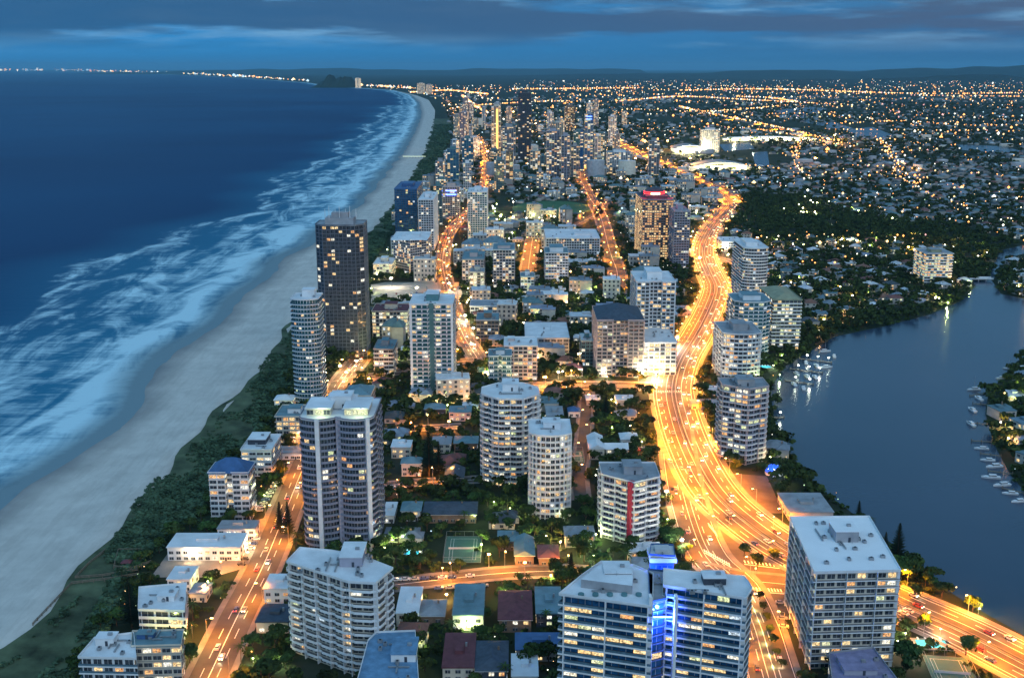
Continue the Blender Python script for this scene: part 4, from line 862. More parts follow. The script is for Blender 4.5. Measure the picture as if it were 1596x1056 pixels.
# ------------------------------------------------------------------ courts, pools, the blue dome, fences on the dune, jetties
def court(label, px, w, d, rz=0):
    X, Y = P(*px); r = empty('tennis_court', (X, Y, 0), R(rz)); tag(r, label, 'tennis court')
    b = MB(); b.box((0, 0, .22), (w, d, .12), courtm); b.build('court_surface', r)
    b = MB()
    for x in (-w * .36, w * .36, -w * .28, w * .28): b.box((x, 0, .35), (.12, d * .8, .02), paint)
    for y in (-d * .4, d * .4): b.box((0, y, .352), (w * .72, .12, .02), paint)
    b.build('court_lines', r)
    b = MB(); b.box((0, 0, .34), (w * .8, .08, 1.0), frame); b.build('net', r)
    for x, y, a, l in ((-w / 2, 0, 1.57, d), (w / 2, 0, 1.57, d), (0, -d / 2, 0, w), (0, d / 2, 0, w)):
        b = MB(); b.box((0, 0, 3.0), (l, .08, .1), metal); b.box((0, 0, .3), (l, .08, .1), metal)
        for k in range(int(l / 4) + 1): b.box((-l / 2 + k * l / int(l / 4), 0, .3), (.08, .08, 2.8), metal)
        b.build('fence_panel', r, (x, y, 0), a)
    mark([(X - w / 2 - 1, Y - d / 2 - 1), (X + w / 2 + 1, Y - d / 2 - 1), (X + w / 2 + 1, Y + d / 2 + 1), (X - w / 2 - 1, Y + d / 2 + 1)], 3)
court('dark green tennis court among the trees left of the teal roofs', (722, 856), 18, 30)
court('green tennis court at the bottom right corner by the river road', (1484, 1050), 17, 26, -8)
court('small pale court beside the chapel lane', (898, 712), 9, 20)
def pool(label, px, w, d, rz=0, power=0):
    X, Y = P(*px); r = empty('swimming_pool', (X, Y, 0), R(rz)); tag(r, label, 'pool')
    b = MB(); b.box((0, 0, 0), (w + 3, d + 3, .42), pave); b.build('pool_deck', r)
    b = MB(); b.box((0, 0, .40), (w, d, .06), poolm); b.build('water', r)
    for k in range(4): b = MB(); b.box((0, 0, .42), (.6, 1.8, .35), white); b.build('sun_lounger', r, (-w / 2 + w * (k + .5) / 4, d / 2 + .9, 0))
    if power: lamp(r, (0, 0, 2.5), (.5, .95, 1), power, .5)  # added light without a fixture, standing in for underwater lamps
    mark([(X - w / 2 - 2, Y - d / 2 - 2), (X + w / 2 + 2, Y - d / 2 - 2), (X + w / 2 + 2, Y + d / 2 + 2), (X - w / 2 - 2, Y + d / 2 + 2)], 3)
pool('long turquoise pool above the tennis court at the bottom right', (1452, 1004), 12, 6, -4, 500)
pool('small turquoise pool in the lit garden by the twin tower', (642, 862), 7, 4, 0, 900)
pool('tiny pool near the river towers marina gardens', (1192, 572), 9, 6, 0, 900)
# dome by the river, blue light put into the membrane's own glow
X, Y = P(1206, 738); r = empty('dome_pavilion', (X, Y, 0)); tag(r, 'small domed pavilion glowing blue on the river bank', 'pavilion')
b = MB(); bd = mat('blue_glow_membrane', (.03, .12, .9), .5, .5, .8, emis=.9); rings = []
for k in range(5):
    t = k / 5 * math.pi / 2; rings.append([(5.2 * math.cos(t) * math.cos(a), 5.2 * math.cos(t) * math.sin(a), 1.5 + 4.4 * math.sin(t)) for a in np.linspace(0, 2 * math.pi, 15)[:-1]])
vs = sum(rings, []) + [(0, 0, 5.9)]; fs = [(k * 14 + i, k * 14 + (i + 1) % 14, (k + 1) * 14 + (i + 1) % 14, (k + 1) * 14 + i) for k in range(4) for i in range(14)] + [(56 + i, 56 + (i + 1) % 14, 70) for i in range(14)]
b.add(vs, fs, bd); b.build('dome', r)
b = MB(); b.tube((0, 0, 0), (0, 0, 1.5), 5.2, 5.2, white, 14); b.build('base', r)
for k in range(7): b = MB(); b.tube((0, 0, 0), (0, 0, .3), .25, .2, whl); b.build('lamp', r, (4.2 * math.cos(k * .9), 4.2 * math.sin(k * .9), 4.2 if k % 2 else 3.6))
lamp(r, (0, -7, 5), (.1, .25, 1), 2500)
# small white tent and timber fences on the dunes
X, Y = P(152, 970); r = empty('beach_tent', (X, Y, 0)); tag(r, 'small white tent standing on the dune grass', 'tent')
b = MB(); b.hip((0, 0), (5, 3), 1.9, 1.1, white, 0, .2, True); b.build('canopy', r)
for x in (-2.3, 2.3):
    for y in (-1.3, 1.3): b = MB(); b.box((x, y, 0), (.1, .1, 1.95), metal); b.build('pole', r)
def fence(label, px):
    pts = W_(px); X, Y = pts[0]; r = empty('dune_fence', (X, Y, 0)); tag(r, label, 'fence')
    b = MB(); post = MB(); post.box((0, 0, 0), (.35, .35, 2.6), wood); pme = post.mesh('post')
    for a, b2 in zip(pts[:-1], pts[1:]):
        d = math.hypot(b2[0] - a[0], b2[1] - a[1]); ang = math.atan2(b2[1] - a[1], b2[0] - a[0]); n = max(1, int(d / 4))
        for zr in (1.6, 2.3): q = MB(); q.box((0, 0, 0), (d, .2, .35), wood); q.build('rail', r, ((a[0] + b2[0]) / 2 - X, (a[1] + b2[1]) / 2 - Y, zr), ang)
        for k in range(n): put('post', pme, r, (a[0] + (b2[0] - a[0]) * k / n - X, a[1] + (b2[1] - a[1]) * k / n - Y, 0))
fence('long dark fence running down the beach edge of the bottom left dunes', [(52, 978), (112, 914), (180, 906), (215, 900)])
fence('dark fence zigzagging along the dune path by the beach hut', [(165, 862), (140, 882), (118, 905), (160, 902), (215, 893)])
fence('short dark fence between beach and the grass by the restaurant', [(222, 862), (185, 862), (178, 888), (205, 892), (236, 880)])
X, Y = P(198, 882); r = empty('beach_hut', (X, Y, 0)); tag(r, 'little dark roofed hut on the dune path', 'hut')
b = MB(); b.box((0, 0, 0), (4, 3, 2.4), brownw); b.build('wall', r); b = MB(); b.hip((0, 0), (4, 3), 2.4, 1.2, roofm); b.build('roof', r)
# ------------------------------------------------------------------ boats and jetties
def boat_meshes():
    hb = MB(); o = [(-4.5, -1.3), (2.4, -1.4), (5.2, 0), (2.4, 1.4), (-4.5, 1.3)]; i_ = [(x * .93, y * .75) for x, y in o]
    hb.add([(x * .95, y * .7, -.2) for x, y in o] + [(x, y, 1.0) for x, y in o], [(k, (k + 1) % 5, 5 + (k + 1) % 5, 5 + k) for k in range(5)] + [(5, 6, 7, 8, 9)], white)
    cb = MB(); cb.box((-.6, 0, 1.0), (3.6, 1.9, 1.1), white); cb.box((-.5, 0, 1.3), (3.7, 1.94, .45), glassd)
    ms = MB(); ms.tube((0, 0, 1), (0, 0, 10), .1, .06, metal); ms.tube((0, 0, 2.4), (-3.6, 0, 2.3), .09, .09, white)
    return hb.mesh('hull'), cb.mesh('cabin'), ms.mesh('mast')
BH, BC, BM = boat_meshes()
def boat(px, rz, mast, label, group, s=1):
    X, Y = P(*px); r = empty('moored_boat', (X, Y, .2), R(rz)); r.scale = (s, s, s); tag(r, label, 'boat', group)
    put('hull', BH, r); put('cabin', BC, r)
    if mast: put('mast', BM, r)
def jetty(label, a, b2, wd=2):
    a = P(*a); b2 = P(*b2); d = math.hypot(b2[0] - a[0], b2[1] - a[1]); ang = math.atan2(b2[1] - a[1], b2[0] - a[0])
    r = empty('jetty', (*a, 0), ang); tag(r, label, 'jetty')
    b = MB(); b.box((d / 2, 0, .7), (d, wd, .2), wood); b.build('deck', r)
    pm = MB(); pm.tube((0, 0, 0), (0, 0, 1.9), .2, .2, wood); pme = pm.mesh('pile')
    for k in range(max(2, int(d / 7)) + 1):
        for s in (-1, 1): put('pile', pme, r, (k * d / max(2, int(d / 7)), s * wd / 2, 0))
    return r, d
JT = [('upper marina jetty below the olive tower', (1246, 560), (1296, 566), 3), ('middle marina jetty with lit lamps', (1232, 576), (1282, 582), 3), ('lower marina jetty with lit lamps', (1224, 594), (1268, 600), 2),
      ('short jetty at the foot of the violet river tower', (1203, 652), (1222, 652), 1)]
for k, (lb, a, b2, nl) in enumerate(JT):
    r, d = jetty(lb, a, b2)
    for j in range(nl):
        q = MB(); q.tube((0, 0, .9), (0, 0, 4), .1, .1, metal); q.build('lamp_post', r, (d * (j + .7) / nl, .7, 0)); q = MB(); q.box((0, 0, 4), (1.1, .7, .5), whl); q.build('lamp', r, (d * (j + .7) / nl, .7, 0)); lamp(r, (d * (j + .7) / nl, .7, 4.8), (.9, 1, .75), 1200)
for j, (x, y) in enumerate([(1256, 566), (1272, 571), (1288, 573), (1242, 584), (1258, 588), (1270, 589), (1237, 600), (1252, 606), (1300, 556), (1286, 548)]):
    boat((x, y), random.choice((80, 95, -85, 10)), j % 3 == 0, ('small white sailing boat ' if j % 3 == 0 else 'small white motor boat ') + ['at the root of the upper jetty', 'under the middle of the upper jetty', 'at the end of the upper jetty', 'at the root of the middle jetty', 'under the middle jetty, middle', 'at the end of the middle jetty', 'at the root of the lower jetty', 'below the lower jetty end', 'beyond the upper jetty end', 'farthest above the upper jetty'][j] + ' in the lit marina', 'boats in the marina', 1.0)
for k, (a, b2) in enumerate([((1545, 612), (1512, 618)), ((1540, 632), (1516, 630)), ((1538, 662), (1508, 660)), ((1545, 690), (1514, 688)), ((1560, 712), (1528, 708)), ((1578, 740), (1540, 735)), ((1596, 770), (1562, 762))]):
    jetty(['first private jetty of the island bank, farthest', 'second private jetty of the island bank counted from the far end', 'long thin private jetty near the middle of the island bank', 'private jetty just below the middle of the island bank', 'private jetty with a boat on both sides on the island bank', 'second nearest private jetty of the island bank', 'nearest private jetty of the island bank'][k], a, b2, 1.3)
for j, (x, y) in enumerate([(1518, 608), (1525, 622), (1515, 640), (1513, 662), (1530, 700), (1540, 718), (1550, 728), (1545, 745), (1562, 757), (1575, 770), (1588, 782), (1560, 590), (1572, 575)]):
    boat((x, y), random.choice((170, 190, 20, 95)), j % 2 == 0, ('sailing' if j % 2 == 0 else 'motor') + ' boat on the island bank, ' + ['second', 'third', 'fourth', 'fifth', 'sixth', 'seventh', 'eighth', 'ninth', 'tenth', 'eleventh', 'last', 'first', 'first by the trees'][j] + ' counted from the far end', 'boats along the island bank', random.choice((.9, 1.1)))
# ------------------------------------------------------------------ small bridge over the canal mouth
X0, Y0 = P(1500, 438); X1, Y1 = P(1535, 438); r = empty('canal_bridge', ((X0 + X1) / 2, Y0, 0)); tag(r, 'low pale bridge over the canal mouth at the top of the river', 'bridge')
b = MB(); b.box((0, 0, 2.5), (X1 - X0 + 16, 7, .9), white); b.build('deck', r)
for k in range(4): b = MB(); b.box((0, 0, -.5), (1, 6, 3), grey); b.build('pier', r, (-(X1 - X0) / 2 + k * (X1 - X0) / 3, 0, 0))
for s in (-1, 1): b = MB(); b.box((0, s * 3.4, 3.4), (X1 - X0 + 16, .2, 1), white); b.build('parapet', r)

# ------------------------------------------------------------------ trees
def leaf_cloud(n, lobes, size, seed, rr=(1, 1, .8)):
    rs = np.random.default_rng(seed); V = []; Fs = []
    for k in range(n):
        c0 = lobes[rs.integers(len(lobes))]; d = rs.normal(size=3); d /= np.linalg.norm(d); d[2] = abs(d[2]) if rs.random() < .75 else d[2]
        p = np.array(c0[:3]) + d * np.array(rr) * c0[3] * rs.uniform(.72, 1.02)
        nrm = d + rs.normal(size=3) * .5; nrm /= np.linalg.norm(nrm); u = np.cross(nrm, rs.normal(size=3)); u /= np.linalg.norm(u); w = np.cross(nrm, u); s = size * rs.uniform(.6, 1.3)
        i = len(V); V += [p - u * s - w * s * .7, p + u * s - w * s * .7, p + u * s * .8 + w * s * .7, p - u * s * .8 + w * s * .7]; Fs.append((i, i + 1, i + 2, i + 3))
    return np.array(V), np.array(Fs)
def lobes(seed, k, r, h):
    rs = random.Random(seed); return [(rs.uniform(-1, 1) * r * .62, rs.uniform(-1, 1) * r * .62, h + rs.uniform(-.25, .35) * r, r * rs.uniform(.42, .68)) for _ in range(k)] + [(0, 0, h + .15 * r, r * .6)]
CR = []
for s in range(6): V, Fq = leaf_cloud(420, lobes(s, 6, 4.6, 6.2), .62, s); CR.append(npmesh('crown', V, Fq, [leaf]))
TR = []
for s in range(3):
    b = MB(); b.tube((0, 0, 0), (.2, 0, 4), .34, .24, bark)
    for k in range(4): a = k * 1.6 + s; b.tube((.2, 0, 3.4), (2.2 * math.cos(a), 2.2 * math.sin(a), 6.3), .2, .07, bark, 5)
    TR.append(b.mesh('trunk'))
def pine(h, seed):
    rs = random.Random(seed); V = []; Fs = []
    n = int(h / .95)
    for t in range(n):
        z = h * (.12 + .86 * t / n); rad = (1 - t / n) ** .85 * h * .21 + .35
        for k in range(7):
            a = k * .9 + t * .5 + rs.uniform(-.15, .15); l = rad * rs.uniform(.8, 1.1)
            for q in range(3):
                f0, f1 = q / 3, (q + 1) / 3; wd = .42 * (1 - .25 * q) * (rad * .45 + .4)
                c_, s_ = math.cos(a), math.sin(a); zz_ = z + .18 * l * f1 - .1 * q
                i = len(V); V += [(c_ * l * f0 - s_ * wd, s_ * l * f0 + c_ * wd, zz_ - .35), (c_ * l * f0 + s_ * wd, s_ * l * f0 - c_ * wd, zz_ - .35), (c_ * l * f1 + s_ * wd * .5, s_ * l * f1 - c_ * wd * .5, zz_ + .1), (c_ * l * f1 - s_ * wd * .5, s_ * l * f1 + c_ * wd * .5, zz_ + .1)]; Fs.append((i, i + 1, i + 2, i + 3))
    return npmesh('crown', np.array(V), np.array(Fs), [leafd])
PI_ = [pine(22, 1), pine(22, 2)]
b = MB(); b.tube((0, 0, 0), (0, 0, 21), .42, .08, bark); PT = b.mesh('trunk')
def palm():
    V = []; Fs = []
    for k in range(13):
        a = k * 2 * math.pi / 13; up = 1.2 if k % 2 else .5
        for q in range(4):
            r0, r1 = q * .8, (q + 1) * .8; z = lambda r_: 7.6 + up * r_ * .5 - .17 * r_ * r_; wd = .38 - .06 * q
            c_, s_ = math.cos(a), math.sin(a); i = len(V)
            V += [(c_ * r0 - s_ * wd, s_ * r0 + c_ * wd, z(r0)), (c_ * r0 + s_ * wd, s_ * r0 - c_ * wd, z(r0)), (c_ * r1 + s_ * wd, s_ * r1 - c_ * wd, z(r1)), (c_ * r1 - s_ * wd, s_ * r1 + c_ * wd, z(r1))]; Fs.append((i, i + 1, i + 2, i + 3))
    return npmesh('crown', np.array(V), np.array(Fs), [leaf])
PC = palm(); b = MB(); b.tube((0, 0, 0), (.3, 0, 7.6), .22, .15, bark); PTR = b.mesh('trunk')
def tree(kind, X, Y, s, label, group=None, z=0):
    nm = {'b': 'broadleaf_tree', 'p': 'pine_tree', 'm': 'palm_tree'}[kind]
    r = empty(nm, (X, Y, z), random.uniform(0, 6.28)); r.scale = (s, s, s * random.uniform(.85, 1.15)); tag(r, label, {'b': 'tree', 'p': 'pine tree', 'm': 'palm tree'}[kind], group)
    if kind == 'b': put('crown', random.choice(CR), r); put('trunk', random.choice(TR), r)
    elif kind == 'p': put('crown', random.choice(PI_), r); put('trunk', PT, r)
    else: put('crown', PC, r); put('trunk', PTR, r)
PINES = [(206, 978, 1.15, 'big dark pine in front of the white balcony house by the dunes'), (437, 830, .8, 'dark pine left of two beside the esplanade and twin tower'), (450, 838, .85, 'dark pine right of two beside the esplanade and twin tower'), (669, 742, 1.35, 'tallest dark pine between the small streets in the middle'), (684, 738, .9, 'smaller dark pine beside the tallest one'),
         (1398, 872, 1.0, 'tall bare looking pine at the river bank right of the white roof'), (1337, 815, .6, 'small pine behind the white roofed block at the river'), (1378, 868, .6, 'short dark pine left of the tall river bank pine'), (944, 655, .9, 'dark pine by the orange cross street'), (890, 905, .75, 'dark pine left of the blue glass block'), (1143, 1005, .1, None), (882, 660, .6, 'little pine by the bright blue roof')]
for x, y, s, lb in PINES:
    if lb: X, Y = P(x, y); tree('p', X, Y, s, lb); mark([(X - 2, Y - 2), (X + 2, Y - 2), (X + 2, Y + 2), (X - 2, Y + 2)], 3)
for x, y, s, lb in [(1505, 1022, 1.0, 'round tree by the river road at the bottom right'), (1415, 990, .8, 'round tree beside the pool gardens'), (1412, 1046, 1.25, 'large bright green tree left of the corner tennis court'), (1160, 868, .7, 'left small tree on the junction island'), (1180, 885, .75, 'middle small tree on the junction island'), (1206, 872, .7, 'right small tree on the junction island'),
                     (1440, 985, .7, 'small tree above the long turquoise pool'), (1425, 930, .8, 'tree at the river bank behind the white roofed block'), (1400, 905, 1.3, 'big dark tree at the river bank behind the white roof'), (1420, 900, 1.2, 'second big dark tree at the river bank beside the white roof')]:
    X, Y = P(x, y); tree('b', X, Y, s, lb); mark([(X - 2, Y - 2), (X + 2, Y - 2), (X + 2, Y + 2), (X - 2, Y + 2)], 3)
for k in range(9):
    X, Y = P(1150 + k * 8, 955 + k * 13 + 8); 
for k, (x, y) in enumerate([(1172, 935), (1178, 952), (1183, 968), (1188, 986), (1194, 1004), (1200, 1022), (1206, 1040)]):
    X, Y = P(x + 12, y); tree('b', X, Y, .42, ['first', 'second', 'third', 'fourth', 'fifth', 'sixth', 'seventh'][k] + ' clipped round tree from the junction, in the hedge row by the service road', 'hedge trees beside the service road')
    lamp(None, (X - 3.6, Y, 1.2), (.75, 1, .35), 500, .4)

# ------------------------------------------------------------------ low buildings that fill the blocks (walls, roof and panes in one mesh where their parts would not show)
hoff = [mat('roof_tone_%s' % n_, c_, .75, .25, .25, objvar=.35) for n_, c_ in (('pale', (.50, .53, .57)), ('blue_grey', (.22, .26, .32)), ('teal', (.12, .20, .23)), ('red', (.20, .09, .075)), ('dark', (.07, .085, .10)), ('white', (.62, .63, .65)))]
def house_mesh(w, d, h, rm, seed, hip):
    rs = random.Random(seed); b = MB(); b.box((0, 0, 0), (w, d, h), walloc)
    if rs.random() < .4: b.box((w * .35, -d * .3, 0), (w * .6, d * .7, h), walloc); ext = 1
    else: ext = 0
    if hip:
        b.hip((0, 0), (w, d), h, min(w, d) * .24, rm)
        if ext: b.hip((w * .35, -d * .3), (w * .6, d * .7), h, min(w, d) * .2, rm)
    else:
        b.box((0, 0, h), (w + .5, d + .5, .5), rm); b.box((w * .1, d * .1, h + .5), (w * .3, d * .3, 1.6), rm)
        if ext: b.box((w * .35, -d * .3, h + .02), (w * .6 + .4, d * .7 + .4, .4), rm)
    fl = max(1, int(h / 3)); y0 = -d / 2 - (d * .15 if ext else 0)
    for f in range(fl):
        nb = max(2, int(w / 3.6))
        for j in range(nb):
            gm = rs.choices(LW, LWW)[0] if rs.random() < .42 else glassd
            b.box((-w / 2 + w * (j + .5) / nb, -d / 2 - .05, f * 3 + .9), (1.9, .14, 1.5), gm)
        for j in range(max(1, int(d / 4))):
            for s in (-1, 1): b.box((s * (w / 2 + .05), -d / 2 + d * (j + .5) / max(1, int(d / 4)), f * 3 + .9), (.14, 1.9, 1.5), rs.choices(LW, LWW)[0] if rs.random() < .3 else glassd)
    b.box((w * .28, -d * .2, h), (.8, .8, min(w, d) * .22 + .7), brownw)
    return b.mesh('house')
HM = [house_mesh(*rp) for rp in [(random.uniform(11, 17), random.uniform(10, 15), random.choice((3.4, 6.2, 6.2)), hoff[k % 6], k, k % 3 != 2) for k in range(30)]]
BMs = [house_mesh(*rp) for rp in [(random.uniform(16, 28), random.uniform(13, 20), random.choice((9, 12, 12, 15)), hoff[(0, 1, 5, 2)[k % 4]], 50 + k, k % 4 == 3) for k in range(14)]]
nh = 0; nb_ = 0
RN = {'roof_tone_pale': 'pale', 'roof_tone_blue_grey': 'blue grey', 'roof_tone_teal': 'teal', 'roof_tone_red': 'red', 'roof_tone_dark': 'dark', 'roof_tone_white': 'white', '': 'plain'}
def rname(me): return next((RN[m.name] for m in me.materials if m.name in RN), 'plain')
def inview(x, y, m=40):
    q = proj(x, y); return -m < q[0] < 1596 + m and q[1] < 1056 + m
river_poly_w = W_(river_bank[:24] + river_right)
core_w = [(duneX(y) + 14, y) for y in np.arange(380, 2600, 20)] + [(3000, 2600), (3000, 380)]
spots = []
for row in range(3000):
    pass
y = 385.
while y < 2700:
    x = -500 + rng.uniform(0, 10); stepx = 19 + y * .004
    while x < 1800:
        X = x + rng.uniform(-3, 3); Y_ = y + rng.uniform(-4, 4)
        if inview(X, Y_) and X > duneX(Y_) + 8 and free(X, Y_, 8): spots.append((X, Y_))
        x += stepx * rng.uniform(.85, 1.25)
    y += (18 + y * .006)
spots.sort(key=lambda q: q[1])
hx = []
for X, Y_ in spots:
    px_, py_ = proj(X, Y_)
    east = px_ < 1130 or Y_ < 1400 and px_ < 1100
    if not free(X, Y_, 8): continue
    dens = .62 if east else .72
    if Y_ < 1000 and east: dens = .86
    if px_ > 1530 and py_ > 440: dens = 1
    if rng.random() > dens: continue
    big = east and rng.random() < (.34 if Y_ > 900 else .12)
    rzz = rng.choice([0, math.pi / 2]) * (0 if big else 1) + (rng.uniform(-.1, .1) if east else rng.uniform(-.6, .6))
    if big and nb_ < 110:
        o = put('apartment_block', random.choice(BMs), None, (X, Y_, 0), rzz); nb_ += 1
        o.scale = (1, 1, random.uniform(.8, 1.7)); tag(o, ('taller ' if o.scale[2] > 1.25 else 'low ') + rname(o.data) + ' roofed apartment block ' + where(X, Y_), 'building', 'low apartment blocks between the towers')
    elif nh < 300:
        o = put('house', random.choice(HM), None, (X, Y_, 0), rzz); nh += 1
        tag(o, 'small ' + rname(o.data) + ' roofed house ' + where(X, Y_), 'house', 'houses between the towers' if east else 'suburb houses west of the highway')
    else: hx.append((X, Y_, rzz))
    mark([(X - 6, Y_ - 6), (X + 6, Y_ - 6), (X + 6, Y_ + 6), (X - 6, Y_ + 6)], 2)
# the rest of the suburb and the far city: one mass of small hip roofed houses
def npbox_house(w, d, h, rh):
    V = np.array([(-w, -d, 0), (w, -d, 0), (w, d, 0), (-w, d, 0), (-w, -d, h), (w, -d, h), (w, d, h), (-w, d, h), (-w * .5, 0, h + rh), (w * .5, 0, h + rh)], float)
    Fq = np.array([(0, 1, 5, 4), (1, 2, 6, 5), (2, 3, 7, 6), (3, 0, 4, 7), (4, 5, 9, 8), (6, 7, 8, 9), (5, 6, 9, 9), (7, 4, 8, 8)]); return V, Fq
def npbox_flat(w, d, h):
    V = np.array([(a * w, b_ * d, t * h) for t in (0, 1) for a, b_ in ((-1, -1), (1, -1), (1, 1), (-1, 1))], float)
    Fq = np.array([(0, 1, 5, 4), (1, 2, 6, 5), (2, 3, 7, 6), (3, 0, 4, 7), (4, 5, 6, 7)]); return V, Fq
def far_points(n, d0, d1, pw=1.0):
    """random places on the land between two distances, thinning out with distance"""
    u = rng.uniform(0, 1, n); d = d0 * (d1 / d0) ** (u ** pw); a = rng.uniform(-.50, .53, n); X = a * d; Y = d
    ok = X > np.interp(Y, vxs[:, 1], vxs[:, 0]) + 60; X, Y = X[ok], Y[ok]
    # clumps and gaps as in a town with parks
    f = np.sin(X / 170 + np.sin(Y / 400) * 2) + np.sin(Y / 310 + X / 500) + np.sin(X / 61) * .5
    ok = f + rng.uniform(-1.4, 1.6, len(X)) > -.55
    return X[ok], Y[ok]
def notwater(X, Y, lim=3):
    i = ((X - GX0) / CELL).astype(int); j = ((Y - GY0) / CELL).astype(int)
    inside = (i >= 0) & (i < NX) & (j >= 0) & (j < NY); res = np.ones(len(X), bool); res[inside] = occ[i[inside], j[inside]] < lim; return res
FX, FY = far_points(8200, 1700, 9500, 1.1); k_ = notwater(FX, FY, 2); FX, FY = FX[k_], FY[k_]
FX = np.concatenate([FX, np.array([q[0] for q in hx])]); FY = np.concatenate([FY, np.array([q[1] for q in hx])])
n_ = len(FX); V, Fq, idx = merge([npbox_house(7, 5.5, 3.5, 2.6), npbox_house(5.5, 7, 6, 2.4), npbox_house(9, 5, 3.5, 2.4)], FX, FY, np.zeros(n_), rng.uniform(.7, 1.15, n_) * (1 + FY / 22000), rng.uniform(0, 3.1, n_))
rmi = rng.choice([1, 2, 3, 4, 5, 6], n_, p=[.05, .25, .25, .13, .31, .01])[idx]; fl_ = np.tile(np.array([0, 0, 0, 0, 1, 1, 1, 1]), n_); mi = np.where(fl_ == 1, rmi, 0)
# triangles written as degenerate quads are split off here
deg = Fq[:, 2] == Fq[:, 3]
me = bpy.data.meshes.new('distant_houses'); loops = np.concatenate([Fq[~deg].ravel(), Fq[deg][:, :3].ravel()]); nq, nt_ = (~deg).sum(), deg.sum()
me.vertices.add(len(V)); me.vertices.foreach_set('co', V.astype(np.float32).ravel()); me.loops.add(len(loops)); me.loops.foreach_set('vertex_index', loops.astype(np.int32))
me.polygons.add(nq + nt_); me.polygons.foreach_set('loop_start', np.concatenate([np.arange(nq) * 4, nq * 4 + np.arange(nt_) * 3]).astype(np.int32))
for q in [mat('house_wall', (.30, .28, .26), .85, .3, .05)] + hoff: me.materials.append(q)
me.polygons.foreach_set('material_index', np.concatenate([mi[~deg], mi[deg]]).astype(np.int32)); me.update(calc_edges=True)
o = put('distant_houses', me); tag(o, 'mass of small distant houses spreading to the hills', 'houses', None, 'stuff')
# larger far blocks and mid rises among them
X, Y = far_points(520, 2300, 9000, .9); ok = notwater(X, Y, 2) & (X < 1500) & (X > np.interp(Y, vxs[:, 1], vxs[:, 0]) + 90); X, Y = X[ok], Y[ok]; n_ = len(X)
hgt = np.where(np.abs(X + 0.08 * Y) < 500, rng.uniform(10, 42, n_), rng.uniform(6, 15, n_))
V, Fq, idx = merge([npbox_flat(10, 8, 1), npbox_flat(15, 8, 1), npbox_flat(8, 8, 1)], X, Y, np.zeros(n_), np.ones(n_) * rng.uniform(.8, 1.4, n_), rng.uniform(-.2, .2, n_), hgt)
me = npmesh('distant_blocks', V, Fq, [grey, cream, roofw], np.where(np.tile([0, 0, 0, 0, 1], n_) == 1, 2, (idx % 2)))
tag(put('distant_blocks', me), 'mass of low flat roofed blocks beyond the far towers', 'buildings', None, 'stuff')
# lit panes on those blocks and small lights of the far city: lit windows, shop fronts, porch and street lamps
def lights_mesh(name, X, Y, Z, S, label, mats, wts):
    n_ = len(X); V0 = np.array([(1, 0, 0), (0, 1, 0), (-1, 0, 0), (0, -1, 0), (0, 0, 1), (0, 0, -1)], float) * .5
    F0 = np.array([(0, 1, 4), (1, 2, 4), (2, 3, 4), (3, 0, 4), (1, 0, 5), (2, 1, 5), (3, 2, 5), (0, 3, 5)])
    V, Fq, idx = merge([(V0, F0)], X, Y, Z, S, np.zeros(n_)); mi = rng.choice(len(mats), n_, p=np.array(wts) / sum(wts))[idx]
    tag(put(name, npmesh(name, V, Fq, mats, mi)), label, 'lights', None, 'stuff')
def em(name, c, s): return mat(name, c, .5, .1, .01, emis=s)
LC = [em('light_warm', (1, .60, .25), 2.4), em('light_orange', (1, .36, .09), 2.8), em('light_white', (1, .90, .70), 2.6), em('light_cool', (.65, .85, 1), 1.1), em('light_pink', (1, .45, .40), 1.2), em('light_green', (.7, 1, .55), .8)]
X, Y = far_points(17000, 1350, 15000, .85); ok = notwater(X, Y, 2) | ((Y > 9000)); X, Y = X[ok], Y[ok]; grid_ = (np.abs(np.sin(X / 95 + Y / 600)) < .22) | (np.abs(np.sin(Y / 210 - X / 500)) < .2); ok = grid_ | (rng.random(len(X)) < .38); X, Y = X[ok], Y[ok]; n_ = len(X)
S = rng.lognormal(0, .55, n_) * (.40 + Y * .00068); lights_mesh('city_lights', X, Y, rng.uniform(5, 11, n_), np.minimum(S, 13), 'countless small lights of the far city', LC, [5, 6, 2, 1.2, .8, .8])
# rows of orange lamps along far roads
X, Y, S = [], [], []
for px in [[(640, 145), (700, 142), (760, 148)], [(700, 172), (760, 165), (850, 160), (940, 160)], [(960, 160), (1060, 152), (1180, 158), (1330, 166)], [(1290, 196), (1400, 192), (1500, 198), (1596, 198)], [(1060, 142), (1200, 140), (1420, 147), (1596, 146)], [(1150, 152), (1200, 154), (1240, 160)], [(970, 172), (1100, 176), (1230, 166)],
           [(1058, 168), (1100, 178), (1160, 190), (1215, 202), (1262, 214), (1320, 228)], [(720, 150), (745, 170), (760, 178)], [(1370, 220), (1400, 262), (1410, 290)], [(1320, 262), (1420, 268), (1596, 282)], [(800, 140), (1000, 138)], [(1200, 180), (1300, 178)], [(1060, 200), (1180, 205), (1320, 232)], [(1160, 262), (1300, 275), (1420, 270)], [(1255, 285), (1240, 250), (1250, 210)], [(1500, 330), (1430, 300), (1440, 280)],
           [(1196, 380), (1300, 376), (1440, 378)], [(1190, 400), (1260, 420), (1360, 410), (1430, 405)], [(1420, 150), (1596, 152)], [(1290, 205), (1596, 208)]]:
    p = spline(W_(px), 30)
    for q in p[::1]:
        for _ in range(1 + (rng.random() < .35)): X.append(q[0] + rng.normal() * 6); Y.append(q[1] + rng.normal() * 12); S.append(.9 + q[1] * .0011 * rng.uniform(.5, 1.4))
lights_mesh('distant_street_lamps', np.array(X), np.array(Y), np.full(len(X), 9.), np.array(S), 'rows of distant orange street lamps', LC, [3, 8, 2, 0, 1, 0])
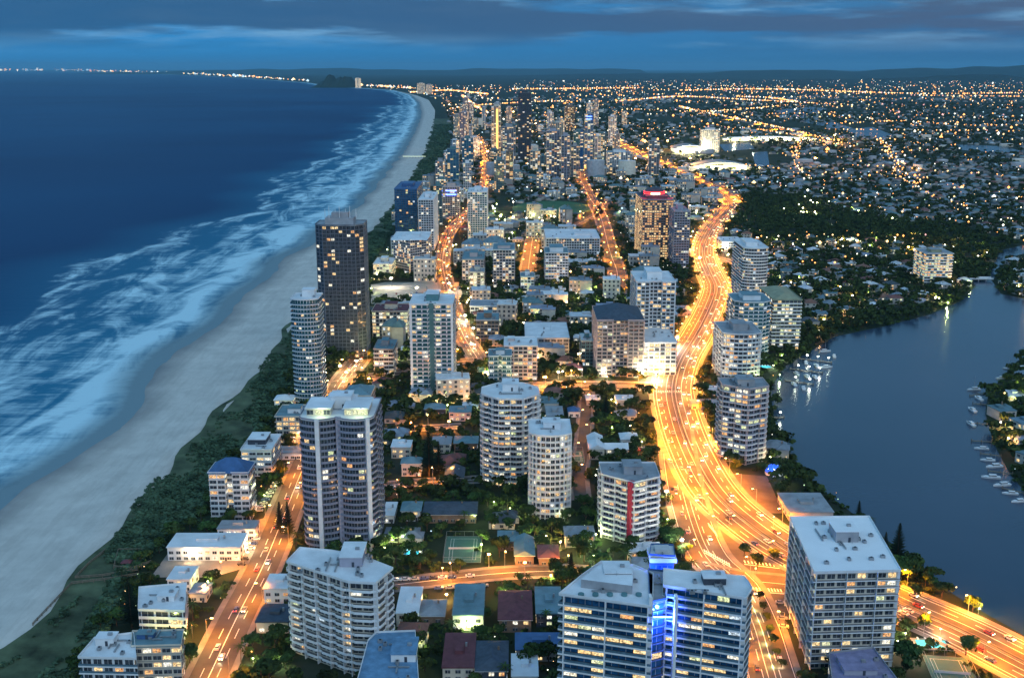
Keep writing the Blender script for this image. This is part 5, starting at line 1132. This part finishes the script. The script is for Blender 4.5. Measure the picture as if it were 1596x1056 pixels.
# coast line lights round the bay
X, Y, S = [], [], []
for k in range(420):
    px = rng.choice([rng.uniform(-20, 66), rng.uniform(85, 245), rng.uniform(245, 480), rng.uniform(540, 640), rng.uniform(300, 420)], p=[.14, .22, .3, .26, .08]); gpy = np.interp(px, [0, 90, 200, 300, 380, 480, 560, 640], [111, 111, 113.5, 116.8, 121, 127.5, 134, 139]) - rng.uniform(.2, 1.8)
    x, y = P(px, gpy); X.append(x); Y.append(y); S.append(y * .0009 * rng.lognormal(0, .5))
lights_mesh('distant_coast_lights', np.array(X), np.array(Y), np.array(Y) * .0004 * rng.uniform(.2, 3, len(Y)), np.array(S), 'thin line of lights round the far bay', LC, [4, 2, 3, 3, 1, 0])
# lights on the hills
X = rng.uniform(.0, .5, 420) * 17000; Y = rng.uniform(13000, 17500, 420); lights_mesh('distant_hillside_lights', X, Y, rng.uniform(5, 60, 420), rng.lognormal(0, .4, 420) * 7, 'sparse lights below the dark hills', LC, [3, 2, 3, 3, 2, 0])
# small lights in gardens and streets between the near towers (porches, path lamps, shop fronts)
X = rng.uniform(-230, 900, 9000); Y = rng.uniform(380, 1700, 9000); ok = notwater(X, Y, 3) & (X > np.interp(Y, dxs[:, 1], dxs[:, 0]) + 5); X, Y = X[ok], Y[ok]; f = np.sin(X / 23 + np.sin(Y / 31)) + np.sin(Y / 19 + X / 47); ok = f + rng.uniform(-1, 1, len(X)) > .95; X, Y = X[ok], Y[ok]
lights_mesh('garden_lights', X, Y, rng.uniform(1.5, 7, len(X)), rng.lognormal(0, .4, len(X)) * .55, 'small porch and garden lamps between the near buildings', LC, [5, 2, 3, 1, 0, 3])

# ------------------------------------------------------------------ trees: the nearest as objects, the rest as one canopy
ntree = 0; cx_, cy2 = [], []
cand = []
y = 375.
while y < 1300:
    x = -260. + rng.uniform(0, 6)
    while x < 760:
        X = x + rng.uniform(-3, 3); Y_ = y + rng.uniform(-3, 3)
        if X > duneX(Y_) and inview(X, Y_, 20) and free(X, Y_, 0, 3): cand.append((X, Y_))
        x += rng.uniform(6.5, 11.5)
    y += 8.5
cand.sort(key=lambda q: q[1])
for X, Y_ in cand:
    pk = occ[cell(X, Y_)] == 2
    if rng.random() > (.95 if pk else .66): continue
    if ntree < 285:
        ss = rng.uniform(.5, 1.05); szt = lambda v: 'small' if v < .68 else 'large' if v > .88 else 'middling'
        palmy = rng.random() < .14 and not pk; px_ = proj(X, Y_)[0]
        if palmy: tree('m', X, Y_, rng.uniform(.8, 1.2), 'garden palm ' + where(X, Y_), 'palms in the near gardens')
        elif px_ > 1100: tree('b', X, Y_, ss, szt(ss) + ' dense dark tree on the river side ' + where(X, Y_), 'trees on the river side of the highway')
        else: tree('b', X, Y_, ss, szt(ss) + ' leafy tree among houses ' + where(X, Y_), 'trees between the near houses')
        ntree += 1
    else: cx_.append(X); cy2.append(Y_)
tp = [leaf_cloud(95, lobes(20 + s, 4, 4.6, 5.2), 1.05, 40 + s) for s in range(4)]
X = np.array(cx_); Y = np.array(cy2)
X2, Y2 = far_points(24000, 1300, 7500, 1.1); ok = notwater(X2, Y2, 3); X2, Y2 = X2[ok], Y2[ok]
pkx = rng.uniform(250, 1100, 9000); pky = rng.uniform(1150, 2000, 9000); i = ((pkx - GX0) / CELL).astype(int); j = ((pky - GY0) / CELL).astype(int); ok = (occ[i, j] == 2) & (rng.random(9000) < .42); X3, Y3 = pkx[ok], pky[ok]
X = np.concatenate([X, X2, X3]); Y = np.concatenate([Y, Y2, Y3]); n_ = len(X)
V, Fq, idx = merge(tp, X, Y, np.full(n_, -.5), rng.uniform(.6, 1.2, n_) * (1 + np.maximum(Y - 1500, 0) / 7000), rng.uniform(0, 6, n_))
me = npmesh('tree_canopy', V, Fq, [leaf]); tag(put('tree_canopy', me), 'dark mass of tree crowns between the farther houses', 'trees', None, 'stuff')
# shrubs and low planting round the near houses
X = rng.uniform(-230, 560, 26000); Y = 375 * (1150 / 375) ** rng.uniform(0, 1, 26000); ok = notwater(X, Y, 3) & (X > np.interp(Y, dxs[:, 1], dxs[:, 0]) + 3); X, Y = X[ok], Y[ok]
ok = np.sin(X / 9 + np.sin(Y / 14)) + np.sin(Y / 12 + X / 31) + rng.uniform(-.8, .8, len(X)) > .1; X, Y = X[ok][:7500], Y[ok][:7500]; n_ = len(X)
tp = [leaf_cloud(26, [(0, 0, .6, 1.1), (1.0, .4, .4, .8), (-.8, .6, .5, .9)], .5, 80 + s, (1, 1, .8)) for s in range(4)]
V, Fq, idx = merge(tp, X, Y, np.full(n_, .1), rng.uniform(.7, 1.9, n_), rng.uniform(0, 6, n_))
tag(put('garden_shrubs', npmesh('garden_shrubs', V, Fq, [leaf])), 'dark shrubs filling the gardens between the near houses', 'shrubs', None, 'stuff')
# coastal scrub on the dunes
X = rng.uniform(-330, -60, 60000); Y = 340 * (4600 / 340) ** rng.uniform(0, 1, 60000); va = np.interp(Y, vxs[:, 1], vxs[:, 0]); da = np.maximum(np.interp(Y, dxs[:, 1], dxs[:, 0]), va + 6)
X = va + (da - va + 6) * rng.uniform(-.10, 1, len(X)) ; t = (X - va) / (da - va + 6)
pat = np.sin(X / 7 + Y / 23) + np.sin(Y / 11) + np.sin(Y / 47 + X / 19); ok = (pat + rng.uniform(-1.2, 1.2, len(X)) + t * 2.2 > .5) & ((t > .03) | (pat > .9))
ok &= ~((Y < 480) & (t > .25) & (t < .7) & (pat < .8)); X, Y, t = X[ok][:15000], Y[ok][:15000], t[ok][:15000]; n_ = len(X)
tp = [leaf_cloud(22, [(0, 0, .7, 1.5), (1.2, .4, .5, 1.1), (-1, .7, .5, 1.2)], .75, 60 + s, (1, 1, .7)) for s in range(4)]
V, Fq, idx = merge(tp, X, Y, 1.4 - np.maximum(t, 0) * 1.2, (rng.uniform(.55, 1.3, n_) * (.6 + .55 * np.maximum(t, -.1)) * (1 + np.maximum(Y - 900, 0) / 2200)), rng.uniform(0, 6, n_))
tag(put('dune_scrub', npmesh('dune_scrub', V, Fq, [scrubm])), 'low dark scrub covering the dunes behind the beach', 'scrub', None, 'stuff')

# ------------------------------------------------------------------ street lamps and their light
pm = MB(); pm.tube((0, 0, 0), (0, 0, 9), .13, .08, metal); PM = pm.mesh('post')
am = MB(); am.tube((0, 0, 8.9), (2.2, 0, 9.4), .07, .05, metal); AM = am.mesh('arm')
hm = MB(); hm.box((2.5, 0, 9.28), (1.1, .5, .22), sod); HM_ = hm.mesh('lamp_head')
wm = MB(); wm.tube((0, 0, 0), (0, 0, 9), .13, .08, metal); wm.tube((0, 0, 8.9), (2.2, 0, 9.4), .07, .05, metal); wm.box((2.5, 0, 9.2), (1.4, .7, .4), sod); WM = wm.mesh('street_lamp')
nl = 0
def street_lamp(x, y, ang, label, group, power, c=(1, .44, .10), light=True, h=9.2):
    global nl
    if y < 700:
        r = empty('street_lamp', (x, y, .3), ang); put('post', PM, r); put('arm', AM, r); put('lamp_head', HM_, r)
    else: r = put('street_lamp', WM, None, (x, y, .3), ang)
    tag(r, label + ', ' + where(x, y), 'street lamp', group); nl += 1
    if light: down_lamp(r, (2.6, 0, h - .3), c, power * .58)
SOD = (1, .265, .004)
LP = {'highway': (24, 88000, 'street lamp of the highway'), 'service_road': (22, 52000, 'street lamp beside the service road at the bottom'), 'cross_road': (24, 52000, 'street lamp at the highway junction'), 'esplanade': (24, 42000, 'street lamp of the esplanade'),
      'coast_road': (30, 50000, 'street lamp of the coast road'), 'side_street': (26, 30000, 'street lamp of the small side street'), 'side_street.001': (26, 36000, 'street lamp in the lowest side street'), 'side_street.002': (20, 90000, 'street lamp along the orange cross street'), 'side_street.003': (26, 36000, 'street lamp in the upper small side street'),
      'side_street.004': (24, 45000, 'street lamp in the street behind the curved tower'), 'side_street.005': (26, 70000, 'street lamp of the glowing street'), 'side_street.006': (34, 52000, 'street lamp of the winding street'), 'side_street.007': (40, 46000, 'street lamp on the street below the oval'), 'side_street.008': (30, 42000, 'street lamp at the upper highway junction'), 'lane': (30, 8000, 'street lamp of the narrow lane'),
      'distant_highway': (150, 1600000, 'tall lamp on the distant highway'), 'distant_road': (120, 900000, 'lamp on a distant road')}
for nm, (sp_, pw, lb) in LP.items():
    pts = RL[nm]; hw = ROADS[nm]['hw']; acc = 0; side_ = 1; last = pts[0]; near_pw = pw
    for k in range(1, len(pts)):
        acc += math.hypot(*(pts[k] - pts[k - 1]))
        stp = sp_ * (1 + max(0, pts[k][1] - 1500) / 1700)
        if acc >= stp:
            acc = 0; d = pts[k] - pts[k - 1]; d = d / math.hypot(*d); nrm = np.array([d[1], -d[0]])
            sides = (1, -1) if (hw > 12 and nm == 'highway' and pts[k][1] < 1500) else (side_,); side_ = -side_
            for s in sides:
                q = pts[k] + nrm * s * (hw + .6)
                if not inview(q[0], q[1], 30): continue
                street_lamp(q[0], q[1], math.atan2(-nrm[1] * s, -nrm[0] * s), lb, 'street lamps: ' + nm.split('.')[0].replace('_', ' '), pw * (1 + max(0, pts[k][1] - 1500) / 1500) * (2.2 if nm == 'highway' and pts[k][1] > 1900 else 1), SOD)
# floodlights and bright gardens: (photo x, y, height, colour, power)
FL = [(530, 580, 5, (1, .78, .35), 22000, 'warm lamp at the foot of the dark skyscraper'), (556, 572, 5, (1, .8, .4), 22000, 'second warm lamp at the foot of the dark skyscraper'), (590, 568, 5, (.95, .95, .35), 30000, 'yellow lamp beyond the grey mid rise'), (618, 560, 5, (.95, .95, .35), 30000, 'yellow lamp between mid rise and finned tower'), (575, 600, 5, (1, .4, .08), 40000, 'orange lamp in the street behind the twin tower'), (725, 500, 5, (1, .9, .5), 40000, 'pale lamp beside the coast road'), (640, 670, 5, (1, .3, .06), 20000, 'red orange lamp on the upper small street'), (700, 668, 5, (1, .3, .06), 20000, 'second red orange lamp on the upper small street'), (818, 895, 6, (1, .35, .06), 16000, 'orange lamp at the middle of the lowest street'), (690, 903, 6, (1, .35, .08), 12000, 'orange lamp by the parked cars in the lowest street'), (620, 760, 5, (1, .35, .15), 14000, 'pink orange lamp in the small side street'), (345, 890, 5, (1, .45, .12), 14000, 'orange lamp on the restaurant forecourt'), (400, 850, 6, (1, .45, .12), 14000, 'orange lamp at the restaurant drive'), (850, 600, 6, (1, .4, .08), 40000, 'orange lamp at the west of the cross street'), (320, 930, 5, (1, .4, .15), 9000, 'orange lamp beside the balcony house'), (300, 990, 5, (1, .35, .12), 9000, 'red orange lamp in the yard by the esplanade'), (660, 590, 4, (.8, 1, .6), 12000, 'garden lamp before the finned tower'), (830, 850, 4, (.7, 1, .4), 4000, 'garden lamp above the red tiled house'), (740, 815, 4, (.7, 1, .3), 6000, 'garden lamp above the dark green court'), (600, 865, 4, (.8, 1, .35), 5000, 'garden lamp at the foot of the twin tower'), (1105, 690, 5, (.9, 1, .5), 9000, 'garden lamp on the river side of the highway'), (610, 448, 10, (1, .85, .6), 90000, 'bright floodlight mast on the pale car park'), (650, 462, 9, (1, .75, .45), 40000, 'second mast on the pale car park'), (700, 455, 9, (1, .8, .55), 40000, 'third mast near the coast road end of the car park'), (604, 536, 5, (1, .88, .4), 60000, 'floodlight at the foot of the yellow resort block'), (625, 536, 5, (1, .88, .4), 60000, 'second floodlight at the foot of the yellow resort block'), (590, 436, 5, (1, .9, .4), 30000, 'floodlight by the low lit block'),
      (1022, 592, 6, (1, .85, .55), 60000, 'floodlight at the foot of the bright white tower'), (1002, 590, 6, (1, .85, .55), 50000, 'floodlight between cream and white towers'), (1055, 540, 8, (1, .95, .8), 70000, 'white floodlight on the highway side of the white tower'), (1040, 575, 6, (1, .85, .6), 50000, 'floodlight over the white forecourt'), (1090, 412, 8, (1, .8, .5), 60000, 'floodlight at the upper highway junction'), (1072, 388, 8, (1, .75, .4), 50000, 'floodlight beside the red crowned tower'), (1128, 392, 8, (1, .9, .75), 60000, 'white floodlight before the low hotel block'),
      (780, 342, 5, (1, .85, .2), 90000, 'yellow lamp left of the oval'), (800, 344, 5, (1, .85, .25), 80000, 'yellow lamp below the oval'), (770, 330, 5, (.95, .9, .2), 60000, 'yellow green lamp by the oval trees'), (1038, 790, 9, (1, .92, .7), 22000, 'dazzling white floodlight mast beside the striped tower'), (1062, 868, 9, (1, .95, .8), 26000, 'dazzling white floodlight mast near the service road'), (1040, 820, 4, (.8, 1, .3), 7000, 'green yellow lamp under trees by the striped tower'),
      (355, 862, 4, (1, .72, .4), 9000, 'warm lamp on the restaurant terrace'), (300, 876, 4, (1, .72, .4), 8000, 'second warm lamp on the restaurant terrace'), (390, 858, 4, (1, .72, .4), 9000, 'third warm lamp by the restaurant car park'), (430, 770, 5, (.75, 1, .2), 5000, 'green glowing lamp by the white block near the esplanade'), (412, 782, 4, (.8, 1, .3), 4000, 'second green lamp by the navy roofed tower'), (395, 1036, 3, (.8, 1, .55), 4500, 'garden lamp at the bottom by the esplanade'), (440, 1040, 3, (.8, 1, .4), 3500, 'second garden lamp at the foot of the cream tower'),
      (612, 850, 3, (.8, 1, .3), 3500, 'green garden lamp by the small pool'), (628, 846, 3, (.8, 1, .3), 3500, 'second green garden lamp by the small pool'), (655, 868, 3, (1, .8, .4), 2500, 'warm garden lamp by the small pool'), (795, 800, 3, (.8, 1, .3), 4500, 'garden lamp below the round fronted tower'), (815, 812, 3, (.85, 1, .3), 4500, 'second garden lamp below the round fronted tower'), (770, 790, 3, (.9, 1, .4), 3500, 'garden lamp left below the round fronted tower'), (795, 755, 5, (1, .7, .3), 8000, 'warm lamp at the entrance of the dense balcony tower'), (880, 812, 3, (.9, 1, .5), 3000, 'garden lamp at the right foot of the round fronted tower'),
      (905, 868, 3, (.7, 1, .4), 4500, 'garden lamp below the striped tower'), (925, 874, 3, (.8, 1, .6), 4500, 'second garden lamp below the striped tower'), (945, 870, 3, (.8, 1, .6), 4500, 'third garden lamp below the striped tower'), (762, 885, 7, (1, .42, .08), 16000, 'orange lamp over the lowest side street'), (704, 745, 6, (1, .42, .08), 12000, 'orange lamp over the dark gabled house'), (1215, 590, 3, (.8, 1, .5), 5000, 'garden lamp at the marina'), (1205, 575, 3, (.85, 1, .5), 6000, 'second garden lamp at the marina'), (1218, 560, 3, (.85, 1, .5), 6000, 'third garden lamp at the marina'), (1200, 722, 4, (1, .85, .4), 4000, 'lamp beside the blue dome'), (1222, 750, 3, (.9, 1, .3), 3500, 'yellow green lamp above the grey warehouse'),
      (1205, 822, 6, (1, .55, .1), 7000, 'orange lamp among trees left of the white roofed block'), (980, 690, 5, (1, .75, .4), 12000, 'lamp at the chapel car park'), (1000, 700, 5, (1, .75, .35), 12000, 'second lamp at the chapel car park'), (960, 640, 6, (1, .5, .2), 12000, 'lamp beside the sheds at the cross street'), (450, 645, 4, (.9, 1, .4), 4000, 'lamp at the dune side of the teal roofed block'), (505, 600, 5, (1, .75, .35), 16000, 'lamp behind the curved glass tower'), (540, 590, 5, (1, .6, .25), 16000, 'second lamp behind the curved glass tower'), (545, 645, 5, (1, .55, .15), 9000, 'lamp beside the blue hip roofed tower'),
      (1410, 1000, 4, (1, .9, .6), 5000, 'lamp at the pool gardens'), (1432, 1030, 4, (1, .95, .7), 4500, 'lamp beside the corner tennis court'), (1398, 1012, 4, (1, .8, .5), 5000, 'lamp at the foot of the white roofed block'), (1465, 990, 3, (1, .9, .7), 3500, 'lamp above the long pool'), (1265, 1030, 3, (1, .85, .4), 6000, 'lamp at the left foot of the white roofed block'), (890, 430, 5, (1, .5, .2), 20000, 'lamp below the ribbed white slab'), (1180, 380, 8, (1, .5, .1), 60000, 'orange lamp above the low hotel block'), (1335, 385, 8, (1, .45, .1), 60000, 'orange lamp in the suburb'), (1415, 395, 8, (1, .42, .08), 90000, 'bright orange lamp left of the suburb balcony block'),
      (870, 590, 5, (1, .7, .5), 20000, 'lamp in front of shops on the cross street'), (900, 588, 5, (1, .85, .65), 24000, 'second lamp in front of shops on the cross street'), (940, 588, 5, (1, .85, .5), 24000, 'third lamp in front of shops on the cross street'), (738, 520, 5, (1, .85, .5), 16000, 'lamp beside the coast road and brown block'), (735, 545, 5, (1, .7, .25), 16000, 'second lamp beside the coast road'), (960, 400, 5, (.5, 1, .3), 14000, 'green lamp among trees left of the red crowned tower'), (1000, 500, 5, (1, .9, .7), 14000, 'lamp behind the hipped cream tower')]
fm = MB(); fm.tube((0, 0, 0), (0, 0, 1), .12, .08, metal); FPM = fm.mesh('post')
for x, y, h, c_, pw, lb in FL:
    X, Y = P(x, y); r = empty('floodlight' if pw > 20000 else 'garden_lamp', (X, Y, 0)); tag(r, lb, 'lamp')
    put('post', FPM, r, (0, 0, 0), 0, (1, 1, h)); q = MB(); s = (.3 + Y / 1400) * (1.6 if pw > 15000 else .75); q.box((0, 0, h), (1.2 * s, .5 * s, .5 * s), whl if pw > 15000 and c_[1] > .6 else (sod if c_[1] < .6 else mat('garden_lamp_glass', (.9, 1, .5), .4, .05, 1, emis=6))); q.build('lamp_head', r)
    lamp(r, (0, -.8 * s, h + .9), c_, pw * .45, .5)

GL = bpy.data.lights.new('garden_lamp_light', 'POINT'); GL.energy = 4200; GL.color = (.85, 1, .32); GL.shadow_soft_size = .5
GW = bpy.data.lights.new('garden_lamp_light', 'POINT'); GW.energy = 6000; GW.color = (1, .50, .16); GW.shadow_soft_size = .5
q = MB(); q.tube((0, 0, 0), (0, 0, 2.6), .08, .06, metal); q.box((0, 0, 2.6), (.6, .6, .45), MATS['garden_lamp_glass']); GM1 = q.mesh('garden_lamp'); q = MB(); q.tube((0, 0, 0), (0, 0, 2.6), .08, .06, metal); q.box((0, 0, 2.6), (.6, .6, .45), whl); GM2 = q.mesh('garden_lamp')
ng = 0
for k in range(4000):
    X = rng.uniform(-160, 620); Y = 390 * (2000 / 390) ** rng.uniform(0, 1)
    if ng > 310: break
    if X < duneX(Y) + 12 or not inview(X, Y) or not free(X, Y, 0, 3) or math.sin(X / 40 + 1) + math.sin(Y / 53) < .1: continue
    gr = rng.random() < .5; sc_ = 1 + max(0, Y - 600) / 700; r = put('garden_lamp', GM1 if gr else GM2, None, (X, Y, 0)); r.scale = (sc_,) * 3; tag(r, ('green white' if gr else 'warm') + ' garden lamp on a short post ' + where(X, Y), 'lamp', 'garden lamps among the trees'); ng += 1
    o = bpy.data.objects.new('garden_lamp_light', GL if gr else GW); col.objects.link(o); o.parent = r; o.location = (0, -.7, 3.4)
# ------------------------------------------------------------------ cars
def car_parts(seed):
    b = MB(); b.box((0, 0, .35), (4.3, 1.75, .65), carw); b.box((.0, 0, .95), (4.1, 1.7, .12), carw); body = b
    c_ = MB(); n = [(-1.5, -.78, 1.0), (1.1, -.78, 1.0), (1.1, .78, 1.0), (-1.5, .78, 1.0), (-1.1, -.62, 1.5), (.5, -.62, 1.5), (.5, .62, 1.5), (-1.1, .62, 1.5)]
    c_.add(n, [(0, 1, 5, 4), (1, 2, 6, 5), (2, 3, 7, 6), (3, 0, 4, 7)], glassd); c_.add(n[4:], [(0, 1, 2, 3)], carw)
    w = MB(); w.tube((0, -.11, 0), (0, .11, 0), .33, .33, tyre, 10); return body, c_, w
bd_, cb_, wh_ = car_parts(0); CB, CC, CW = bd_.mesh('body'), cb_.mesh('cabin'), wh_.mesh('wheel')
q = MB(); q.box((0, 0, 0), (.16, .42, .26), hl); HLM = q.mesh('headlight'); q = MB(); q.box((0, 0, 0), (.14, .4, .24), tl); TLM = q.mesh('taillight')
q = MB(); q.box((0, 0, .35), (4.3, 1.75, .7), carw)
n = [(-1.5, -.78, 1.04), (1.1, -.78, 1.04), (1.1, .78, 1.04), (-1.5, .78, 1.04), (-1.1, -.62, 1.5), (.5, -.62, 1.5), (.5, .62, 1.5), (-1.1, .62, 1.5)]
q.add(n, [(0, 1, 5, 4), (1, 2, 6, 5), (2, 3, 7, 6), (3, 0, 4, 7)], glassd); q.add(n[4:], [(0, 1, 2, 3)], carw)
for x in (-1.35, 1.35):
    for y in (-.8, .8): q.tube((x, y - .1, .33), (x, y + .1, .33), .33, .33, tyre, 6)
FARCAR_OFF = q.mesh('car')
for s in (-.6, .6): q.box((2.2, s, .6), (.2, .45, .3), hl); q.box((-2.2, s, .65), (.24, .55, .35), tl)
FARCAR = q.mesh('car')
CC_ = [(.7, .7, .72), (.05, .05, .06), (.35, .36, .38), (.3, .03, .03), (.04, .08, .25), (.6, .58, .5), (.75, .75, .75)]
CN = ['silver', 'black', 'grey', 'red', 'navy', 'beige', 'white']
SPOT = bpy.data.lights.new('headlamp_beam', 'SPOT'); SPOT.energy = 1800; SPOT.color = (1, .8, .5); SPOT.spot_size = R(70); SPOT.spot_blend = .8; SPOT.shadow_soft_size = .25
ncar = 0
def car(x, y, z, ang, on, label, group, nm='car'):
    global ncar; ncar += 1; ci = random.randrange(7); cl = (*CC_[ci], 1); label = label.replace('car', CN[ci] + ' car', 1) + ', ' + where(x, y)
    if y < 620:
        r = empty(nm, (x, y, z), ang); o = put('body', CB, r); o.color = cl; o = put('cabin', CC, r); o.color = cl
        for a in (-1.35, 1.35):
            for b_ in (-.8, .8): put('wheel', CW, r, (a, b_, .33))
        if on:
            for s in (-.6, .6): put('headlight', HLM, r, (2.18, s, .68)); put('taillight', TLM, r, (-2.17, s, .75))
    else: r = put(nm, FARCAR if on else FARCAR_OFF, None, (x, y, z), ang); r.color = cl
    tag(r, label, 'car', group)
    if on:
        o = bpy.data.objects.new('headlamp_beam', SPOT); col.objects.link(o); o.parent = r; o.location = (2.5, 0, .8); o.rotation_euler = (0, R(-90 + 12) + math.pi, 0) if False else (0, R(-78), 0)
def traffic(road, lanes, gap, ymax, label, group, z):
    pts = RL[road]
    for off, direction in lanes:
        ol = offset_line(pts, off); acc = random.uniform(0, gap); nxt = gap
        for k in range(1, len(ol)):
            d = ol[k] - ol[k - 1]; l = math.hypot(*d); acc += l
            if acc > nxt:
                acc = 0; nxt = gap * random.uniform(.6, 1.5) * (1 + max(0, ol[k][1] - 900) / 900)
                if ol[k][1] > ymax or not inview(ol[k][0], ol[k][1], 10): continue
                ang = math.atan2(d[1], d[0]) + (0 if direction > 0 else math.pi)
                car(ol[k][0], ol[k][1], z, ang, True, label[0 if direction > 0 else 1], group)
LBH = ('car driving away on the highway', 'oncoming car on the highway')
# points run from near to far; offsets are positive to the right (west): oncoming traffic, as cars keep left
traffic('highway', [(3.6, -1), (7.2, -1), (10.8, -1)], 44, 2000, LBH, 'cars driving on the highway', .44)
traffic('highway', [(-3.6, 1), (-7.2, 1), (-10.8, 1)], 60, 1700, LBH, 'cars driving on the highway', .44)
LBE = ('car driving away on the esplanade', 'oncoming car on the esplanade'); traffic('esplanade', [(1.8, -1), (-1.8, 1)], 30, 2000, LBE, 'cars on the beach esplanade', .38)
LBC = ('car driving away on the coast road', 'oncoming car on the coast road'); traffic('coast_road', [(1.8, -1), (4.8, -1), (-2.4, 1)], 60, 2200, LBC, 'cars on the coast road', .38)
LBS = ('car driving down the service road', 'oncoming car on the service road'); traffic('service_road', [(-5, 1), (5, -1)], 34, 2000, LBS, 'cars on the service road', .38)
def parked(px0, px1, n_, label, group, rz=90, jitter=.15, perp=False):
    a, b_ = np.array(P(*px0)), np.array(P(*px1)); d = b_ - a; ang = math.atan2(d[1], d[0]) + (math.pi / 2 if perp else 0)
    for k in range(n_):
        if random.random() < jitter: continue
        q_ = a + d * (k + .5) / n_; car(q_[0], q_[1], .34, ang, False, label, group, 'parked_car')
parked((610, 906), (740, 899), 9, 'parked car at the upper kerb', 'cars parked in the lowest side street')
parked((640, 921), (780, 913), 8, 'parked car at the lower kerb', 'cars parked in the lowest side street, lower kerb', jitter=.4)
parked((604, 761), (730, 756), 9, 'parked car in the small side street', 'cars parked in the small side street', jitter=.3)
parked((402, 800), (432, 752), 9, 'parked car by the esplanade', 'cars parked by the navy roofed tower', perp=True)
parked((375, 885), (405, 830), 7, 'parked car at the restaurant', 'cars parked by the beach restaurant', perp=True, jitter=.3)
parked((1215, 935), (1222, 985), 4, 'parked car', 'cars parked left of the white roofed block', perp=True)
parked((975, 704), (1008, 700), 6, 'parked car', 'cars parked at the chapel', perp=True)
parked((590, 460), (700, 455), 14, 'parked car in the near row', 'cars parked on the pale car park', perp=True, jitter=.4)
parked((590, 452), (700, 448), 14, 'parked car in the far row', 'cars parked on the far row of the pale car park', perp=True, jitter=.5)

# ------------------------------------------------------------------ the bright curved halls far right of the cluster
def hall(label, xl, xr, y, h, depth, power, roof):
    X0_, Y0_ = P(xl, y); X1_, _ = P(xr, y); w = X1_ - X0_; r = empty('exhibition_hall', ((X0_ + X1_) / 2, Y0_ + depth / 2, 0)); tag(r, label, 'hall')
    b = MB(); b.box((0, 0, 0), (w, depth, h * .6), mat('glowing_glass_front', (1, .85, .5), .3, .3, .02, emis=1.0)); b.build('wall', r)
    b = MB(); n_ = 12; top = [(-w / 2 - 4 + (w + 8) * k / n_, h * .6 + .1 + h * .55 * math.sin(math.pi * k / n_)) for k in range(n_ + 1)]
    vs = [(x, -depth / 2 - 6, z) for x, z in top] + [(x, depth / 2 + 6, z) for x, z in top] + [(x, -depth / 2 - 6, z - 1.2) for x, z in top] + [(x, depth / 2 + 6, z - 1.2) for x, z in top]; m_ = n_ + 1
    b.add(vs, [(k, k + 1, m_ + k + 1, m_ + k) for k in range(n_)] + [(2 * m_ + k, 2 * m_ + k + 1, k + 1, k) for k in range(n_)], roof); b.build('roof', r)
    for k in range(5): lamp(r, (-w / 2 + w * (k + .5) / 5, -depth / 2 - 25, 14), (1, .85, .45), power)
hall('white curved roof hall glowing at its foot beside the bright highway bend', 1084, 1164, 265, 16, 70, 70000, roofg)
hall('second curved roof hall behind, tilted and brightly lit', 1052, 1100, 238, 18, 80, 160000, roofg)
hall('very long low white lit hall right of the stepped hotel', 1128, 1270, 219, 10, 50, 300000, roofw)
for x, y, pw in ((990, 262, 300000), (1010, 245, 300000), (760, 250, 300000), (750, 235, 300000), (1300, 222, 800000), (835, 202, 500000), (870, 215, 400000), (800, 182, 500000), (1040, 232, 400000), (1075, 262, 300000), (1290, 228, 600000), (1405, 268, 200000), (1270, 262, 150000)):
    X, Y = P(x, y); r = empty('floodlight', (X, Y, 0)); tag(r, 'tall floodlight mast among the far streets', 'lamp', 'far floodlight masts'); put('post', FPM, r, (0, 0, 0), 0, (2, 2, 22)); q = MB(); q.box((0, 0, 22), (5, 2, 2.5), sod); q.build('lamp_head', r); lamp(r, (0, -2, 26), (1, .42, .08), pw * .55)
# pier across the beach, its floodlight put into the deck's own glow
a, b2 = P(628, 247), P(662, 246); d = math.hypot(b2[0] - a[0], b2[1] - a[1]); r = empty('pumping_pier', (*a, 0)); tag(r, 'long narrow pier glowing yellow green across the far beach', 'pier')
b = MB(); b.box((d / 2, 0, 5), (d, 6, 1), mat('glowing_pier_deck', (.9, 1, .6), .6, .1, .1, emis=.5)); b.build('deck', r)
for k in range(8): b = MB(); b.box((d * (k + .5) / 8, 0, -1), (1.2, 4, 6), grey); b.build('pile', r)
print('windows', NW[0], 'lamps', nl, 'cars', ncar, 'houses', nh, 'blocks', nb_, 'trees', ntree, 'objects', len(bpy.data.objects), 'lights', len([o for o in bpy.data.objects if o.type == 'LIGHT']))

# ------------------------------------------------------------------ evening air
import os
hm_ = bpy.data.materials.new('evening_haze'); hm_.use_nodes = True; nt = hm_.node_tree; nt.nodes.clear()
o_ = N('ShaderNodeOutputMaterial'); pv = N('ShaderNodeVolumePrincipled'); pv.inputs['Color'].default_value = (.30, .72, 1, 1); pv.inputs['Density'].default_value = 1.5e-5; pv.inputs['Anisotropy'].default_value = 0
L(pv.outputs[0], o_.inputs['Volume'])
b = MB(); b.box((0, 84000, -1.5), (350000, 174000, 821.5), hm_); hz = b.build('haze'); hz['kind'] = 'stuff'
cy.volume_max_steps = 64
